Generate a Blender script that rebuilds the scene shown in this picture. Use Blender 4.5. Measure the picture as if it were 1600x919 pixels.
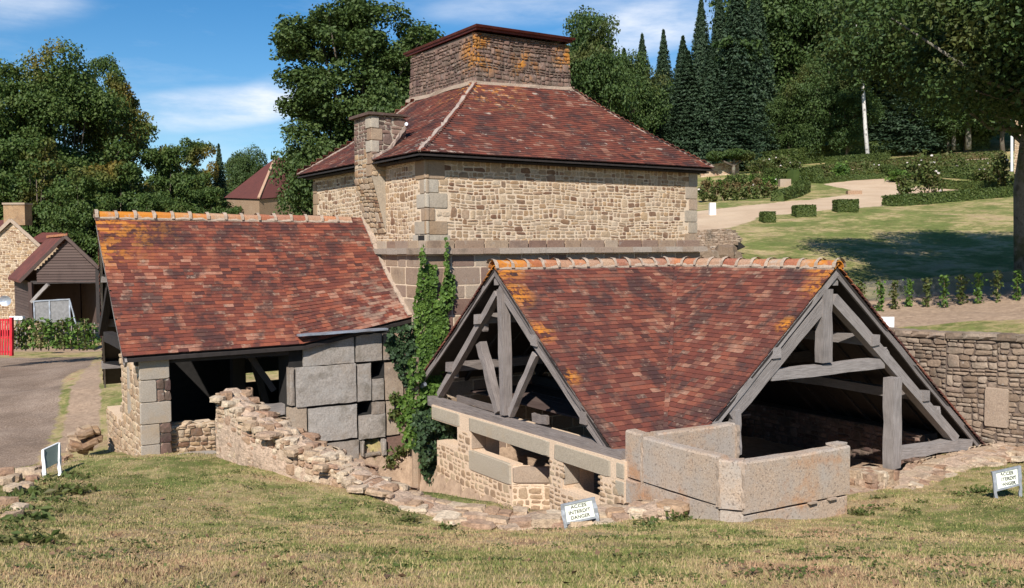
import bpy, math, random
import numpy as np
from mathutils import Vector, Matrix
rng = random.Random(7)
npr = np.random.RandomState(11)
scene = bpy.context.scene
for _o in list(bpy.data.objects): bpy.data.objects.remove(_o)
V = Vector
# ------------------------------------------------------------------ camera
F, YAW, PITCH, ROLL = 1450.0, 0.999, -0.0505, -0.006
fw = V((math.cos(PITCH)*math.cos(YAW), math.cos(PITCH)*math.sin(YAW), math.sin(PITCH)))
r0 = fw.cross(V((0, 0, 1))).normalized(); u0 = r0.cross(fw)
rt = r0*math.cos(ROLL)+u0*math.sin(ROLL); up = -r0*math.sin(ROLL)+u0*math.cos(ROLL)
cd = bpy.data.cameras.new('camera'); cam = bpy.data.objects.new('camera', cd)
scene.collection.objects.link(cam); scene.camera = cam
cd.sensor_width = 36; cd.lens = 36*F/1600; cd.clip_start = .05; cd.clip_end = 3000
m = Matrix((rt, up, -fw)).transposed().to_4x4(); cam.matrix_world = m
def at(u, v, **k):
    """point of the place seen at photo position u,v on the plane X=, Y= or Z= (or at depth D=)"""
    d = rt*((u-800)/F)+up*((459.5-v)/F)+fw
    for a, i in (('X', 0), ('Y', 1), ('Z', 2)):
        if a in k: return d*(k[a]/d[i])
    return d*k['D']
def prj(p):
    q = V(p); z = q.dot(fw)
    return 800+F*q.dot(rt)/z, 459.5-F*q.dot(up)/z, z
def dl(D, L, z=0):   # plan position from distance ahead D and distance right L
    return V((D*math.cos(YAW)+L*math.sin(YAW), D*math.sin(YAW)-L*math.cos(YAW), z))
# ------------------------------------------------------------------ light
SUN_EL, SUN_AZ = math.radians(40), math.atan2(-.72, -.69)   # azimuth as atan2(x, y)
sd = V((math.cos(SUN_EL)*math.sin(SUN_AZ), math.cos(SUN_EL)*math.cos(SUN_AZ), math.sin(SUN_EL)))
sl = bpy.data.lights.new('sun', 'SUN'); sl.energy = 4.9; sl.angle = math.radians(.5); sl.color = (1, .95, .895)
so = bpy.data.objects.new('sun', sl); scene.collection.objects.link(so)
so.rotation_euler = sd.to_track_quat('Z', 'Y').to_euler(); so.location = sd*60
w = bpy.data.worlds.new('World'); scene.world = w; w.use_nodes = True
scene.view_settings.view_transform = 'Standard'; scene.view_settings.look = 'None'
scene.view_settings.exposure = 0.45; scene.view_settings.gamma = 1
def build_world():
    nt = w.node_tree; nt.nodes.clear(); N = nt.nodes.new; L = nt.links.new
    out = N('ShaderNodeOutputWorld'); bg = N('ShaderNodeBackground'); bg.inputs[1].default_value = .088
    sk = N('ShaderNodeTexSky'); sk.sky_type = 'NISHITA'; sk.sun_disc = False
    sk.sun_elevation = SUN_EL; sk.sun_rotation = SUN_AZ % (2*math.pi)
    sk.air_density = 1.0; sk.dust_density = .15; sk.ozone_density = 2.4; sk.altitude = 600
    tc = N('ShaderNodeTexCoord')
    # thin cirrus: stretched noise in the direction of the sky, on a few soft streaks
    mp = N('ShaderNodeMapping'); mp.inputs['Scale'].default_value = (3, 3, 13); L(tc.outputs['Generated'], mp.inputs[0])
    no = N('ShaderNodeTexNoise'); no.inputs['Scale'].default_value = 1.6; no.inputs['Detail'].default_value = 8
    no.inputs['Roughness'].default_value = .62; L(mp.outputs[0], no.inputs['Vector'])
    tot = None
    for (u, v, hw, hh, tilt, a) in ((330, 170, 130, 25, .13, .85), (1010, 48, 90, 30, .18, 1.0), (-20, 2, 90, 28, .1, .55), (860, 8, 160, 22, .05, .5), (440, 150, 60, 26, .3, .55), (1500, 20, 80, 20, .1, .3)):
        c = at(u, v, D=1).normalized()
        sub = N('ShaderNodeVectorMath'); sub.operation = 'SUBTRACT'; sub.inputs[1].default_value = c; L(tc.outputs['Generated'], sub.inputs[0])
        ax = (rt*math.cos(tilt)+V((0, 0, 1))*math.sin(tilt)); ay = (V((0, 0, 1))*math.cos(tilt)-rt*math.sin(tilt))
        qs = []
        for axis, h in ((ax, hw/F), (ay, hh/F)):
            dt = N('ShaderNodeVectorMath'); dt.operation = 'DOT_PRODUCT'; dt.inputs[1].default_value = axis; L(sub.outputs[0], dt.inputs[0])
            q = N('ShaderNodeMath'); q.operation = 'DIVIDE'; q.inputs[1].default_value = h; L(dt.outputs['Value'], q.inputs[0])
            p = N('ShaderNodeMath'); p.operation = 'MULTIPLY'; L(q.outputs[0], p.inputs[0]); L(q.outputs[0], p.inputs[1]); qs.append(p)
        s = N('ShaderNodeMath'); s.operation = 'ADD'; L(qs[0].outputs[0], s.inputs[0]); L(qs[1].outputs[0], s.inputs[1])
        mr = N('ShaderNodeMapRange'); mr.interpolation_type = 'SMOOTHERSTEP'; mr.inputs[1].default_value = 2.6; mr.inputs[2].default_value = 0; mr.inputs[3].default_value = 0; mr.inputs[4].default_value = a
        L(s.outputs[0], mr.inputs[0])
        if tot is None: tot = mr
        else:
            t = N('ShaderNodeMath'); t.operation = 'ADD'; L(tot.outputs[0], t.inputs[0]); L(mr.outputs[0], t.inputs[1]); tot = t
    nr = N('ShaderNodeMapRange'); nr.inputs[1].default_value = .38; nr.inputs[2].default_value = .72; L(no.outputs['Fac'], nr.inputs[0])
    mu = N('ShaderNodeMath'); mu.operation = 'MULTIPLY'; mu.use_clamp = True; L(tot.outputs[0], mu.inputs[0]); L(nr.outputs[0], mu.inputs[1])
    # faint veil elsewhere
    vr = N('ShaderNodeMapRange'); vr.inputs[1].default_value = .5; vr.inputs[2].default_value = .95; vr.inputs[4].default_value = .35; L(no.outputs['Fac'], vr.inputs[0])
    mx0 = N('ShaderNodeMath'); mx0.operation = 'MAXIMUM'; L(mu.outputs[0], mx0.inputs[0]); L(vr.outputs[0], mx0.inputs[1])
    mix = N('ShaderNodeMix'); mix.data_type = 'RGBA'; L(mx0.outputs[0], mix.inputs[0]); mix.inputs[7].default_value = (8.2, 8.6, 9.4, 1)
    hs = N('ShaderNodeHueSaturation'); hs.inputs['Saturation'].default_value = 1.38; hs.inputs['Value'].default_value = 1.0
    L(sk.outputs[0], hs.inputs['Color']); L(hs.outputs[0], mix.inputs[6]); L(mix.outputs[2], bg.inputs[0]); L(bg.outputs[0], out.inputs[0])
build_world()
# ------------------------------------------------------------------ materials
_mats = {}
def stops(ramp, cols):
    e = ramp.color_ramp.elements
    while len(e) > 1: e.remove(e[-1])
    for i, c in enumerate(cols):
        p, c = (c[0], c[1]) if isinstance(c[1], tuple) else (i/(len(cols)-1 or 1), c)
        if i == 0: e[0].position = p; el = e[0]
        else: el = e.new(p)
        el.color = (*c, 1)
class NT:
    def __init__(s, name):
        s.m = bpy.data.materials.new(name); s.m.use_nodes = True; s.nt = s.m.node_tree; s.nt.nodes.clear()
        s.out = s.n('ShaderNodeOutputMaterial'); s.b = s.n('ShaderNodeBsdfPrincipled'); s.l(s.b.outputs[0], s.out.inputs[0])
        s.pos = s.n('ShaderNodeNewGeometry').outputs['Position']
    def n(s, t, **k):
        x = s.nt.nodes.new(t)
        for a, b in k.items(): setattr(x, a, b)
        return x
    def l(s, a, b): s.nt.links.new(a, b)
    def noise(s, scale, detail=4, rough=.55, vec=None, stretch=None, w=None):
        x = s.n('ShaderNodeTexNoise'); x.inputs['Scale'].default_value = scale; x.inputs['Detail'].default_value = detail; x.inputs['Roughness'].default_value = rough
        v = vec or s.pos
        if stretch:
            mp = s.n('ShaderNodeMapping'); mp.inputs['Scale'].default_value = stretch; s.l(v, mp.inputs[0]); v = mp.outputs[0]
        s.l(v, x.inputs['Vector']); return x.outputs['Fac']
    def math(s, op, a, b=None, clamp=False):
        x = s.n('ShaderNodeMath', operation=op, use_clamp=clamp)
        for i, q in enumerate((a, b)):
            if q is None: continue
            if hasattr(q, 'is_linked'): s.l(q, x.inputs[i])
            else: x.inputs[i].default_value = q
        return x.outputs[0]
    def rng(s, v, a, b, c=0., d=1.):
        x = s.n('ShaderNodeMapRange')
        s.l(v, x.inputs[0])
        for i, q in enumerate((a, b, c, d)): x.inputs[i+1].default_value = q
        return x.outputs[0]
    def rnd(s):
        g = s.n('ShaderNodeNewGeometry').outputs['Random Per Island']; o = s.n('ShaderNodeObjectInfo').outputs['Object Index']
        return s.math('FRACT', s.math('ADD', g, s.math('MULTIPLY', o, .0618034)))
    def ramp(s, f, cols):
        r = s.n('ShaderNodeValToRGB'); stops(r, cols); s.l(f, r.inputs[0]); return r.outputs[0]
    def mix(s, f, a, b, mode='MIX'):
        x = s.n('ShaderNodeMix', data_type='RGBA', blend_type=mode)
        for i, q in ((0, f), (6, a), (7, b)):
            if hasattr(q, 'is_linked'): s.l(q, x.inputs[i])
            elif isinstance(q, tuple): x.inputs[i].default_value = (*q, 1)
            else: x.inputs[i].default_value = q
        return x.outputs[2]
    def dist(s, p, r0, r1):
        x = s.n('ShaderNodeVectorMath', operation='DISTANCE'); s.l(s.pos, x.inputs[0]); x.inputs[1].default_value = p
        return s.rng(x.outputs['Value'], r0, r1, 1, 0)
    def fin(s, col, rough=.9, bump=None, bs=.3, bd=.01, spec=.2):
        s.l(col, s.b.inputs['Base Color'])
        if hasattr(rough, 'is_linked'): s.l(rough, s.b.inputs['Roughness'])
        else: s.b.inputs['Roughness'].default_value = rough
        s.b.inputs['Specular IOR Level'].default_value = spec
        if bump is not None:
            b = s.n('ShaderNodeBump'); b.inputs['Strength'].default_value = bs; b.inputs['Distance'].default_value = bd
            s.l(bump, b.inputs['Height']); s.l(b.outputs[0], s.b.inputs['Normal'])
        return s.m
def stone_mat(name, cols, wr=.75, big=1.2, fine=25, blots=(), bs=.6, bd=.012, grain=(.7, 1.25)):
    s = NT(name); f = s.math('ADD', s.math('MULTIPLY', s.rnd(), wr), s.math('MULTIPLY', s.noise(big, 3), 1-wr))
    c = s.ramp(f, cols); g = s.noise(fine, 6, .7)
    gv = s.n('ShaderNodeCombineColor'); v = s.rng(g, .3, .7, *grain)
    for i in range(3): s.l(v, gv.inputs[i])
    c = s.mix(1.0, c, gv.outputs[0], 'MULTIPLY')
    for (bc, sc, lo, hi, amt, reg) in blots:
        k = s.rng(s.noise(sc, 5, .65), lo, hi, 0, amt)
        if reg:
            rr = None
            for p in reg:
                q = s.dist(*p); rr = q if rr is None else s.math('MAXIMUM', rr, q)
            k = s.math('MULTIPLY', k, rr)
        c = s.mix(k, c, bc)
    h = s.math('ADD', s.noise(fine*.5, 6, .7), s.math('MULTIPLY', s.noise(fine*2.5, 3, .6), .5))
    return s.fin(c, .92, h, bs, bd)
def flat_mat(name, col, rough=.7, metal=0, var=.25, sc=8, bs=.2):
    s = NT(name); k = s.rng(s.noise(sc, 5, .6), .3, .7, 1-var, 1+var)
    gv = s.n('ShaderNodeCombineColor')
    for i in range(3): s.l(k, gv.inputs[i])
    c = s.mix(1.0, col, gv.outputs[0], 'MULTIPLY'); s.b.inputs['Metallic'].default_value = metal
    return s.fin(c, rough, s.noise(sc*4, 4), bs, .004, .35)
RUB = [(.39, .265, .155), (.31, .20, .115), (.44, .325, .21), (.36, .255, .16), (.17, .09, .055), (.42, .28, .155), (.48, .38, .27), (.27, .155, .09), (.40, .29, .175)]
LIME = (.56, .42, .27)
M = {}
M['rubble'] = stone_mat('tan_rubble', RUB, blots=[((.13, .11, .09), 6, .56, .7, .5, None), ((.5, .47, .4), 14, .64, .72, .5, None)])
M['mortar'] = stone_mat('lime_mortar', [(.57, .435, .30), (.66, .53, .39)], 0, 3, 40, bs=.5, blots=[((.3, .24, .17), 2.2, .55, .7, .45, None)])
M['rubble_light'] = stone_mat('sandy_rubble', [(.36, .26, .165), (.42, .32, .21), (.34, .235, .145), (.28, .19, .12), (.38, .30, .215)], fine=18)
M['mortar_light'] = stone_mat('fresh_lime', [(.60, .44, .30), (.68, .52, .37)], 0, 3, 40, bs=.4)
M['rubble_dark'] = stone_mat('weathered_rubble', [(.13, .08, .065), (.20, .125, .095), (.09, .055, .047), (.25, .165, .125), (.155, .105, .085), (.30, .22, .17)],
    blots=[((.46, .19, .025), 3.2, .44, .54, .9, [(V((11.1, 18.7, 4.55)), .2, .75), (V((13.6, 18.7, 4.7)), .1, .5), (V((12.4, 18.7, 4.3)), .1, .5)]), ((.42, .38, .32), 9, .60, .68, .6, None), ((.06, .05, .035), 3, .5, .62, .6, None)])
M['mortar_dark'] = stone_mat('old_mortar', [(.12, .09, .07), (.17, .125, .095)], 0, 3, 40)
M['rubble_right'] = stone_mat('brown_wall_stone', [(.235, .17, .115), (.30, .22, .155), (.18, .125, .085), (.34, .265, .195), (.25, .18, .13), (.41, .35, .28)],
    blots=[((.10, .085, .065), 2.5, .5, .65, .6, None), ((.48, .45, .4), 8, .62, .7, .55, None)])
M['ruin'] = stone_mat('pale_ruin_stone', [(.44, .315, .20), (.52, .40, .27), (.38, .25, .155), (.33, .20, .13), (.56, .45, .32), (.43, .31, .205), (.47, .33, .205)], fine=16, bs=1, bd=.03, grain=(.6, 1.3),
    blots=[((.22, .15, .11), 5, .56, .7, .55, None)])
M['ruin_mortar'] = stone_mat('pale_ruin_mortar', [(.50, .35, .24), (.60, .45, .33)], 0, 4, 22, bs=1, bd=.05, grain=(.6, 1.3), blots=[((.24, .17, .12), 6, .52, .66, .6, None)])
M['quoin'] = stone_mat('quoin_granite', [(.34, .27, .19), (.40, .35, .28), (.30, .20, .12), (.42, .36, .30)], fine=45, blots=[((.2, .17, .14), 5, .56, .7, .4, None)], bs=.35)
M['ashlar'] = stone_mat('brown_ashlar', [(.26, .17, .115), (.34, .25, .17), (.18, .105, .08), (.38, .30, .22), (.23, .15, .105)], wr=.9, fine=40, blots=[((.09, .06, .05), 2.4, .54, .7, .5, None), ((.36, .34, .3), 7, .6, .7, .4, None)], bs=.4)
M['slab'] = stone_mat('grey_granite_slab', [(.28, .235, .19), (.37, .335, .295), (.25, .20, .155), (.34, .305, .265)], wr=.7, fine=30, blots=[((.35, .33, .30), 3.5, .5, .66, .5, None), ((.11, .09, .06), 2.0, .52, .66, .6, None), ((.3, .2, .11), 1.2, .55, .7, .4, None)], bs=.7, bd=.02)
M['slab_smooth'] = stone_mat('worn_granite', [(.33, .29, .24), (.37, .31, .24)], wr=.5, fine=50, blots=[((.36, .26, .16), 1.5, .5, .65, .6, None), ((.22, .2, .18), 4, .58, .7, .4, None)], bs=.3)
M['trough'] = stone_mat('speckled_orange_granite', [(.41, .30, .21), (.45, .345, .255)], wr=.4, fine=70, blots=[((.37, .33, .285), 1.3, .44, .60, .7, None), ((.42, .20, .08), 1.5, .54, .68, .7, None), ((.13, .10, .08), 34, .54, .64, .7, None), ((.55, .48, .40), 45, .58, .66, .6, None)], bs=.8, bd=.008, grain=(.62, 1.3))
M['lintel'] = stone_mat('grey_lintel_granite', [(.36, .30, .22), (.39, .335, .255)], wr=.5, fine=55, blots=[((.38, .28, .17), 2, .56, .7, .5, None)], bs=.35)
M['cornice'] = stone_mat('cornice_stone', [(.27, .19, .13), (.32, .27, .22), (.24, .16, .11)], fine=40, blots=[((.1, .08, .06), 3, .54, .68, .5, None)])
def tile_mat(name, cols, lichens, dark=.78, bright=None):
    s = NT(name); r = s.rnd(); n1 = s.noise(.9, 4, .6); n2 = s.noise(7, 4, .6)
    f = s.math('ADD', s.math('MULTIPLY', r, .66), s.math('ADD', s.math('MULTIPLY', n1, .50), s.math('MULTIPLY', n2, .16)))
    f = s.rng(f, .25, 1.0)
    c = s.ramp(f, cols)
    g = s.noise(60, 5, .7); gv = s.n('ShaderNodeCombineColor'); v = s.rng(g, .3, .7, .72, 1.25)
    for i in range(3): s.l(v, gv.inputs[i])
    c = s.mix(1.0, c, gv.outputs[0], 'MULTIPLY')
    c = s.mix(s.rng(s.math('ADD', s.noise(1.7, 5, .65), s.math('MULTIPLY', s.math('SUBTRACT', r, .5), .18)), .5, .62, 0, dark), c, (.035, .022, .022))
    for (bc, sc, lo, hi, amt, reg) in lichens:
        k = s.rng(s.math('ADD', s.noise(sc, 5, .65), s.math('MULTIPLY', s.math('SUBTRACT', r, .5), .22)), lo, hi, 0, amt)
        if reg:
            rr = None
            for p in reg:
                q = s.dist(*p); rr = q if rr is None else s.math('MAXIMUM', rr, q)
            k = s.math('MULTIPLY', k, rr)
        c = s.mix(k, c, bc)
    return s.fin(c, .88, s.noise(45, 5, .65), .35, .004, .25)
RED = [(.045, .023, .020), (.10, .034, .025), (.155, .045, .029), (.11, .036, .026), (.215, .066, .038), (.15, .06, .042), (.23, .09, .052), (.31, .155, .10)]
A_APEX, B_APEX = V((8.27, 13.30, -.27)), V((12.33, 9.67, -.27)); JUN = V((12.33, 13.30, -.27))
ORANGE = (.52, .19, .02)
M['tile_a'] = tile_mat('annex_tile', RED, [((.30, .21, .15), 13, .66, .72, .5, None), (ORANGE, 14, .42, .56, .9, [(A_APEX, .2, .6), (V((8.27, 12.7, -.75)), .08, .38), (V((8.27, 12.0, -1.3)), .05, .3), (V((8.27, 11.2, -1.9)), .04, .24), (B_APEX, .2, .55), (V((11.9, 9.67, -.7)), .05, .3), (V((11.2, 9.67, -1.2)), .04, .22)])])
M['tile_s'] = tile_mat('shed_tile', [(.045, .022, .020), (.10, .033, .025), (.165, .046, .029), (.25, .072, .038), (.125, .038, .027), (.27, .095, .052), (.33, .16, .105)], [((.34, .24, .17), 12, .66, .72, .5, None), ((.36, .25, .18), 6, .42, .56, .6, [(V((8.2, 16.7, -1.4)), .3, 1.5)]), (ORANGE, 10, .46, .60, .75, [(V((3.0, 18.9, .66)), .3, 1.5), (V((2.95, 18.2, 0)), .05, .6)])])
M['tile_t'] = tile_mat('tower_tile', [(.045, .022, .018), (.105, .035, .025), (.155, .044, .028), (.20, .058, .034), (.115, .037, .026), (.20, .075, .045), (.28, .14, .095)], [((.42, .34, .27), 5, .68, .72, .7, None), ((.42, .34, .27), 7, .60, .66, .7, [(V((8.4, 16, 2.)), .4, 1.6), (V((11, 18.6, 3.6)), .2, 1.2), (V((13.6, 18.6, 3.8)), .2, .8)]), (ORANGE, 10, .56, .62, .8, [(V((11, 18.6, 3.6)), .2, 1.4)])])
M['tile_butt'] = stone_mat('mossy_shade_tile_edge', [(.045, .024, .022), (.085, .035, .028)], .6, 3, 30)
M['tile_far'] = tile_mat('far_tile', [(.09, .032, .027), (.13, .042, .033), (.16, .055, .04)], [], .3)
M['ridge'] = stone_mat('ridge_terracotta', [(.38, .13, .055), (.45, .20, .10), (.30, .10, .06), (.42, .28, .18), (.34, .12, .06)], fine=30,
    blots=[(ORANGE, 3, .35, .5, .95, [(A_APEX, .3, 1.0), (B_APEX, .2, .7), (V((3.0, 18.9, .75)), .6, 3.2)]), ((.38, .33, .27), 6, .55, .66, .6, None)])
M['valley'] = stone_mat('valley_terracotta', [(.15, .055, .032), (.27, .12, .065), (.20, .075, .04)], fine=30)
M['hip'] = stone_mat('grey_hip_mortar', [(.30, .22, .17), (.38, .31, .26)], 0, 5, 30)
M['ridge_mortar'] = stone_mat('ridge_mortar', [(.44, .34, .255), (.34, .26, .195)], 0, 9, 30)
def wood_mat(name, a, b, c, sc=1.0):
    s = NT(name); uv = s.n('ShaderNodeUVMap').outputs[0]
    g = s.noise(9*sc, 6, .7, vec=uv, stretch=(.35, 7, 1)); g2 = s.noise(22*sc, 4, .6, vec=uv, stretch=(.12, 8, 1))
    col = s.ramp(s.math('ADD', s.math('MULTIPLY', g, .8), s.math('MULTIPLY', s.rnd(), .2)), [(.25, a), (.5, b), (.75, c)])
    col = s.mix(s.rng(g2, .56, .66, 0, .75), col, tuple(x*.28 for x in a))
    col = s.mix(s.rng(s.noise(2.2, 3), .52, .68, 0, .45), col, tuple(x*.55 for x in b))
    return s.fin(col, .85, s.math('ADD', g, g2), .5, .008, .2)
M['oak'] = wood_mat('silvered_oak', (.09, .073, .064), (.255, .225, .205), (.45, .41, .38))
M['oak_dark'] = wood_mat('shade_dark_oak', (.022, .018, .017), (.045, .038, .035), (.08, .068, .062))  # oak coloured darker to stand in for shade inside the buildings
M['oak_mid'] = wood_mat('weathered_oak', (.085, .067, .06), (.22, .185, .165), (.40, .355, .325))
M['board'] = wood_mat('dark_boarding', (.06, .04, .035), (.095, .065, .055), (.13, .095, .08))
M['batten'] = flat_mat('dark_batten', (.028, .022, .019))  # roof underside coloured darker to blacken the interiors
M['void'] = flat_mat('shade_dark', (.02, .018, .016), 1)  # near-black standing in for shade in holes, joints and interiors
M['rust'] = flat_mat('red_lead_sheet', (.10, .022, .018), .6, 0, .35, 5)
M['zinc'] = flat_mat('zinc_flashing', (.42, .45, .50), .45, .6, .2, 6)
M['sign_metal'] = flat_mat('grey_sign_frame', (.34, .36, .38), .5, .3, .15, 20)
M['sign_panel'] = flat_mat('cream_sign_panel', (.78, .80, .66), .6, 0, .06, 10)
M['ink'] = flat_mat('black_lettering', (.025, .025, .02), .7)
M['white'] = flat_mat('white_paint', (.75, .75, .73), .6, 0, .08)
M['green_board'] = flat_mat('grey_green_board', (.20, .25, .22), .7, 0, .1)
M['redpaint'] = flat_mat('red_paint', (.50, .02, .03), .5, 0, .15)
M['wire'] = flat_mat('wire_grey', (.22, .215, .21), .6, .2)
M['bark'] = stone_mat('tree_bark', [(.10, .08, .06), (.15, .12, .09)], .3, 3, 20, bs=1, bd=.03, blots=[((.2, .22, .15), 3, .55, .66, .5, None)])
M['bark_pale'] = stone_mat('pale_bark', [(.50, .47, .42), (.60, .57, .52)], .3, 3, 20, bs=.6, blots=[((.06, .05, .045), 4, .56, .64, .8, None)])
M['bark_lichen'] = stone_mat('lichened_bark', [(.15, .135, .11), (.22, .20, .165)], .3, 3, 12, bs=1, bd=.03, blots=[((.08, .09, .04), 2.2, .5, .6, .8, None), ((.05, .045, .035), 6, .52, .62, .7, None)])
M['flower'] = flat_mat('pale_petals', (.75, .66, .62), .7)
M['litter'] = flat_mat('dead_leaf_brown', (.17, .10, .055), .8, 0, .5, 3)
M['straw'] = flat_mat('dry_stems', (.30, .22, .13), .9)
def leaf_mat(name, cols, big=.35, transl=.25, spot=None):
    s = NT(name); f = s.math('ADD', s.math('MULTIPLY', s.rnd(), .5), s.math('MULTIPLY', s.noise(big, 4, .6), .55))
    c = s.ramp(f, cols)
    if spot: c = s.mix(s.rng(s.noise(spot[1], 4), spot[2], spot[3], 0, spot[4]), c, spot[0])
    s.fin(c, .6, spec=.3)
    t = s.n('ShaderNodeBsdfTranslucent'); s.l(c, t.inputs[0]); mx = s.n('ShaderNodeMixShader'); mx.inputs[0].default_value = transl
    s.l(s.b.outputs[0], mx.inputs[1]); s.l(t.outputs[0], mx.inputs[2]); s.l(mx.outputs[0], s.out.inputs[0]); return s.m
M['leaf_oak'] = leaf_mat('oak_leaves', [(.022, .042, .012), (.045, .078, .018), (.075, .115, .026), (.11, .14, .04)])
M['leaf_beech'] = leaf_mat('turning_beech_leaves', [(.028, .056, .012), (.05, .092, .018), (.085, .13, .026), (.12, .155, .04)], .12, .3, ((.28, .17, .03), .16, .53, .66, .6))
M['leaf_wood'] = leaf_mat('wood_edge_leaves', [(.02, .040, .012), (.038, .072, .018), (.068, .11, .026), (.11, .15, .036)], .15, .25, ((.12, .10, .022), .22, .58, .68, .5))
M['leaf_con'] = leaf_mat('conifer_needles', [(.012, .026, .015), (.026, .05, .025), (.044, .075, .034), (.06, .095, .042)], .2, .1)
M['leaf_hedge'] = leaf_mat('box_hedge_leaves', [(.028, .048, .010), (.055, .085, .018), (.09, .12, .026), (.12, .14, .04)], 1.2, .2)
M['leaf_mixed'] = leaf_mat('border_leaves', [(.03, .055, .012), (.06, .09, .02), (.10, .13, .03), (.11, .10, .035), (.12, .07, .03)], .8, .25)
M['leaf_border'] = leaf_mat('rusty_border_leaves', [(.08, .05, .02), (.12, .08, .03), (.16, .12, .045), (.12, .12, .04)], .8, .25)
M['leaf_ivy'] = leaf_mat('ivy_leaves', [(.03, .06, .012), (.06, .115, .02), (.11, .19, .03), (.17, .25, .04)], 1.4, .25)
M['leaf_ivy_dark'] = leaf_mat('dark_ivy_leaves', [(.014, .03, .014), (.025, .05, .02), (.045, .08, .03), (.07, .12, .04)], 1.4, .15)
def ground_mat(name='meadow_ground', blade=False):
    s = NT(name)
    n1 = s.noise(.45, 5, .6); n2 = s.noise(2.6, 5, .65); n3 = s.noise(14, 4, .7)
    f = s.math('ADD', s.math('MULTIPLY', n1, .75), s.math('ADD', s.math('MULTIPLY', n2, .50), s.math('MULTIPLY', n3, .32)))
    f = s.math('SUBTRACT', f, .25)
    if blade: f = s.math('ADD', f, s.math('MULTIPLY', s.math('SUBTRACT', s.rnd(), .5), .22))
    at_ = s.n('ShaderNodeAttribute', attribute_name='mask'); sep = s.n('ShaderNodeSeparateColor'); s.l(at_.outputs['Color'], sep.inputs[0])
    al = at_.outputs['Alpha']      # how green this stretch of turf is
    f = s.math('ADD', f, s.math('MULTIPLY', s.math('SUBTRACT', al, .5), .26))
    g = s.ramp(f, [(.34, (.36, .215, .125)), (.45, (.46, .345, .185)), (.53, (.38, .31, .135)), (.60, (.205, .21, .066)), (.70, (.14, .175, .044))])
    g = s.mix(s.rng(n3, .3, .6, .3, 0), g, (.15, .11, .07))
    lm = s.rng(s.math('ADD', s.math('MULTIPLY', s.noise(1.1, 6, .75), .6), s.math('MULTIPLY', s.noise(6, 4, .7), .4)), .36, .64, .68, 1.18)
    lc = s.n('ShaderNodeCombineColor')
    for i in range(3): s.l(lm, lc.inputs[i])
    g = s.mix(1.0, g, lc.outputs[0], 'MULTIPLY')
    if not blade:
        peb = s.noise(28, 5, .8); gr = s.ramp(s.math('ADD', s.math('MULTIPLY', peb, .7), s.math('MULTIPLY', s.noise(.6, 3), .3)), [(.35, (.10, .07, .05)), (.5, (.25, .18, .13)), (.62, (.40, .31, .235))])
        pa = s.ramp(s.math('ADD', s.math('MULTIPLY', s.noise(20, 5, .7), .4), s.math('MULTIPLY', s.noise(.5, 4), .6)), [(.35, (.44, .31, .20)), (.65, (.58, .44, .30))])
        so_ = s.ramp(s.noise(7, 6, .75), [(.3, (.24, .165, .11)), (.6, (.42, .30, .205))])
        e = s.math('MULTIPLY', s.math('SUBTRACT', s.noise(2.2, 5, .7), .5), .9)
        for i, cc in ((0, gr), (1, pa), (2, so_)):
            k = s.rng(s.math('ADD', sep.outputs[i], s.math('MULTIPLY', e, 1.0)), .42, .58)
            g = s.mix(k, g, cc)
        h = s.math('ADD', s.noise(9, 6, .75), s.math('MULTIPLY', s.noise(40, 4, .7), .4))
        return s.fin(g, .95, h, .8, .04, .1)
    return s.fin(g, .85, spec=.15)
M['ground'] = ground_mat(); M['blade'] = ground_mat('grass_blades', True)
# ------------------------------------------------------------------ objects
WM = {}
rng2 = random.Random(77)
def link(o, parent=None, mat=None):
    scene.collection.objects.link(o)
    if mat is not None: o.matrix_basis = mat
    if parent is not None:
        o.parent = parent; o.matrix_parent_inverse = WM[parent.name].inverted()
    WM[o.name] = o.matrix_basis.copy()
    return o
def tag(o, label=None, cat=None, group=None, kind=None):
    if label: o['label'] = label
    if cat: o['category'] = cat
    if group: o['group'] = group
    if kind: o['kind'] = kind
    return o
def thing(name, loc, label, cat, group=None, rz=0):
    o = bpy.data.objects.new(name, None); o.empty_display_size = .3
    link(o, None, Matrix.Translation(V(loc)) @ Matrix.Rotation(rz, 4, 'Z')); return tag(o, label, cat, group)
def mesh_np(name, v, f, mat, k=None, uv=None, smooth=False):
    """v (n,3), f (m,k) faces all with k corners"""
    v = np.asarray(v, np.float32); f = np.asarray(f, np.int32); k = f.shape[1]
    me = bpy.data.meshes.new(name); me.vertices.add(len(v)); me.vertices.foreach_set('co', v.ravel())
    me.loops.add(f.size); me.loops.foreach_set('vertex_index', f.ravel())
    me.polygons.add(len(f)); me.polygons.foreach_set('loop_start', np.arange(0, f.size, k, dtype=np.int32))
    me.polygons.foreach_set('loop_total', np.full(len(f), k, np.int32))
    me.update(calc_edges=True)
    me.polygons.foreach_set('use_smooth', np.full(len(f), smooth))
    if mat: me.materials.append(mat)
    return me
def mesh_py(name, v, f, mat=None, uvs=None, smooth=False):
    me = bpy.data.meshes.new(name); me.from_pydata([tuple(p) for p in v], [], f)
    if uvs:
        l = me.uv_layers.new(name='UVMap'); i = 0
        for p in f:
            for c in p: l.data[i].uv = uvs[c]; i += 1
    if mat: me.materials.append(mat)
    if smooth: me.polygons.foreach_set('use_smooth', [True]*len(me.polygons))
    me.update(); return me
def add(name, me, parent=None, mat=None, lab=None):
    o = bpy.data.objects.new(name, me); link(o, parent, mat); o.pass_index = rng2.randrange(1, 999)
    if lab: o['label'] = lab
    return o
BF = [(0, 3, 2, 1), (4, 5, 6, 7), (0, 1, 5, 4), (1, 2, 6, 5), (2, 3, 7, 6), (3, 0, 4, 7)]
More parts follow.
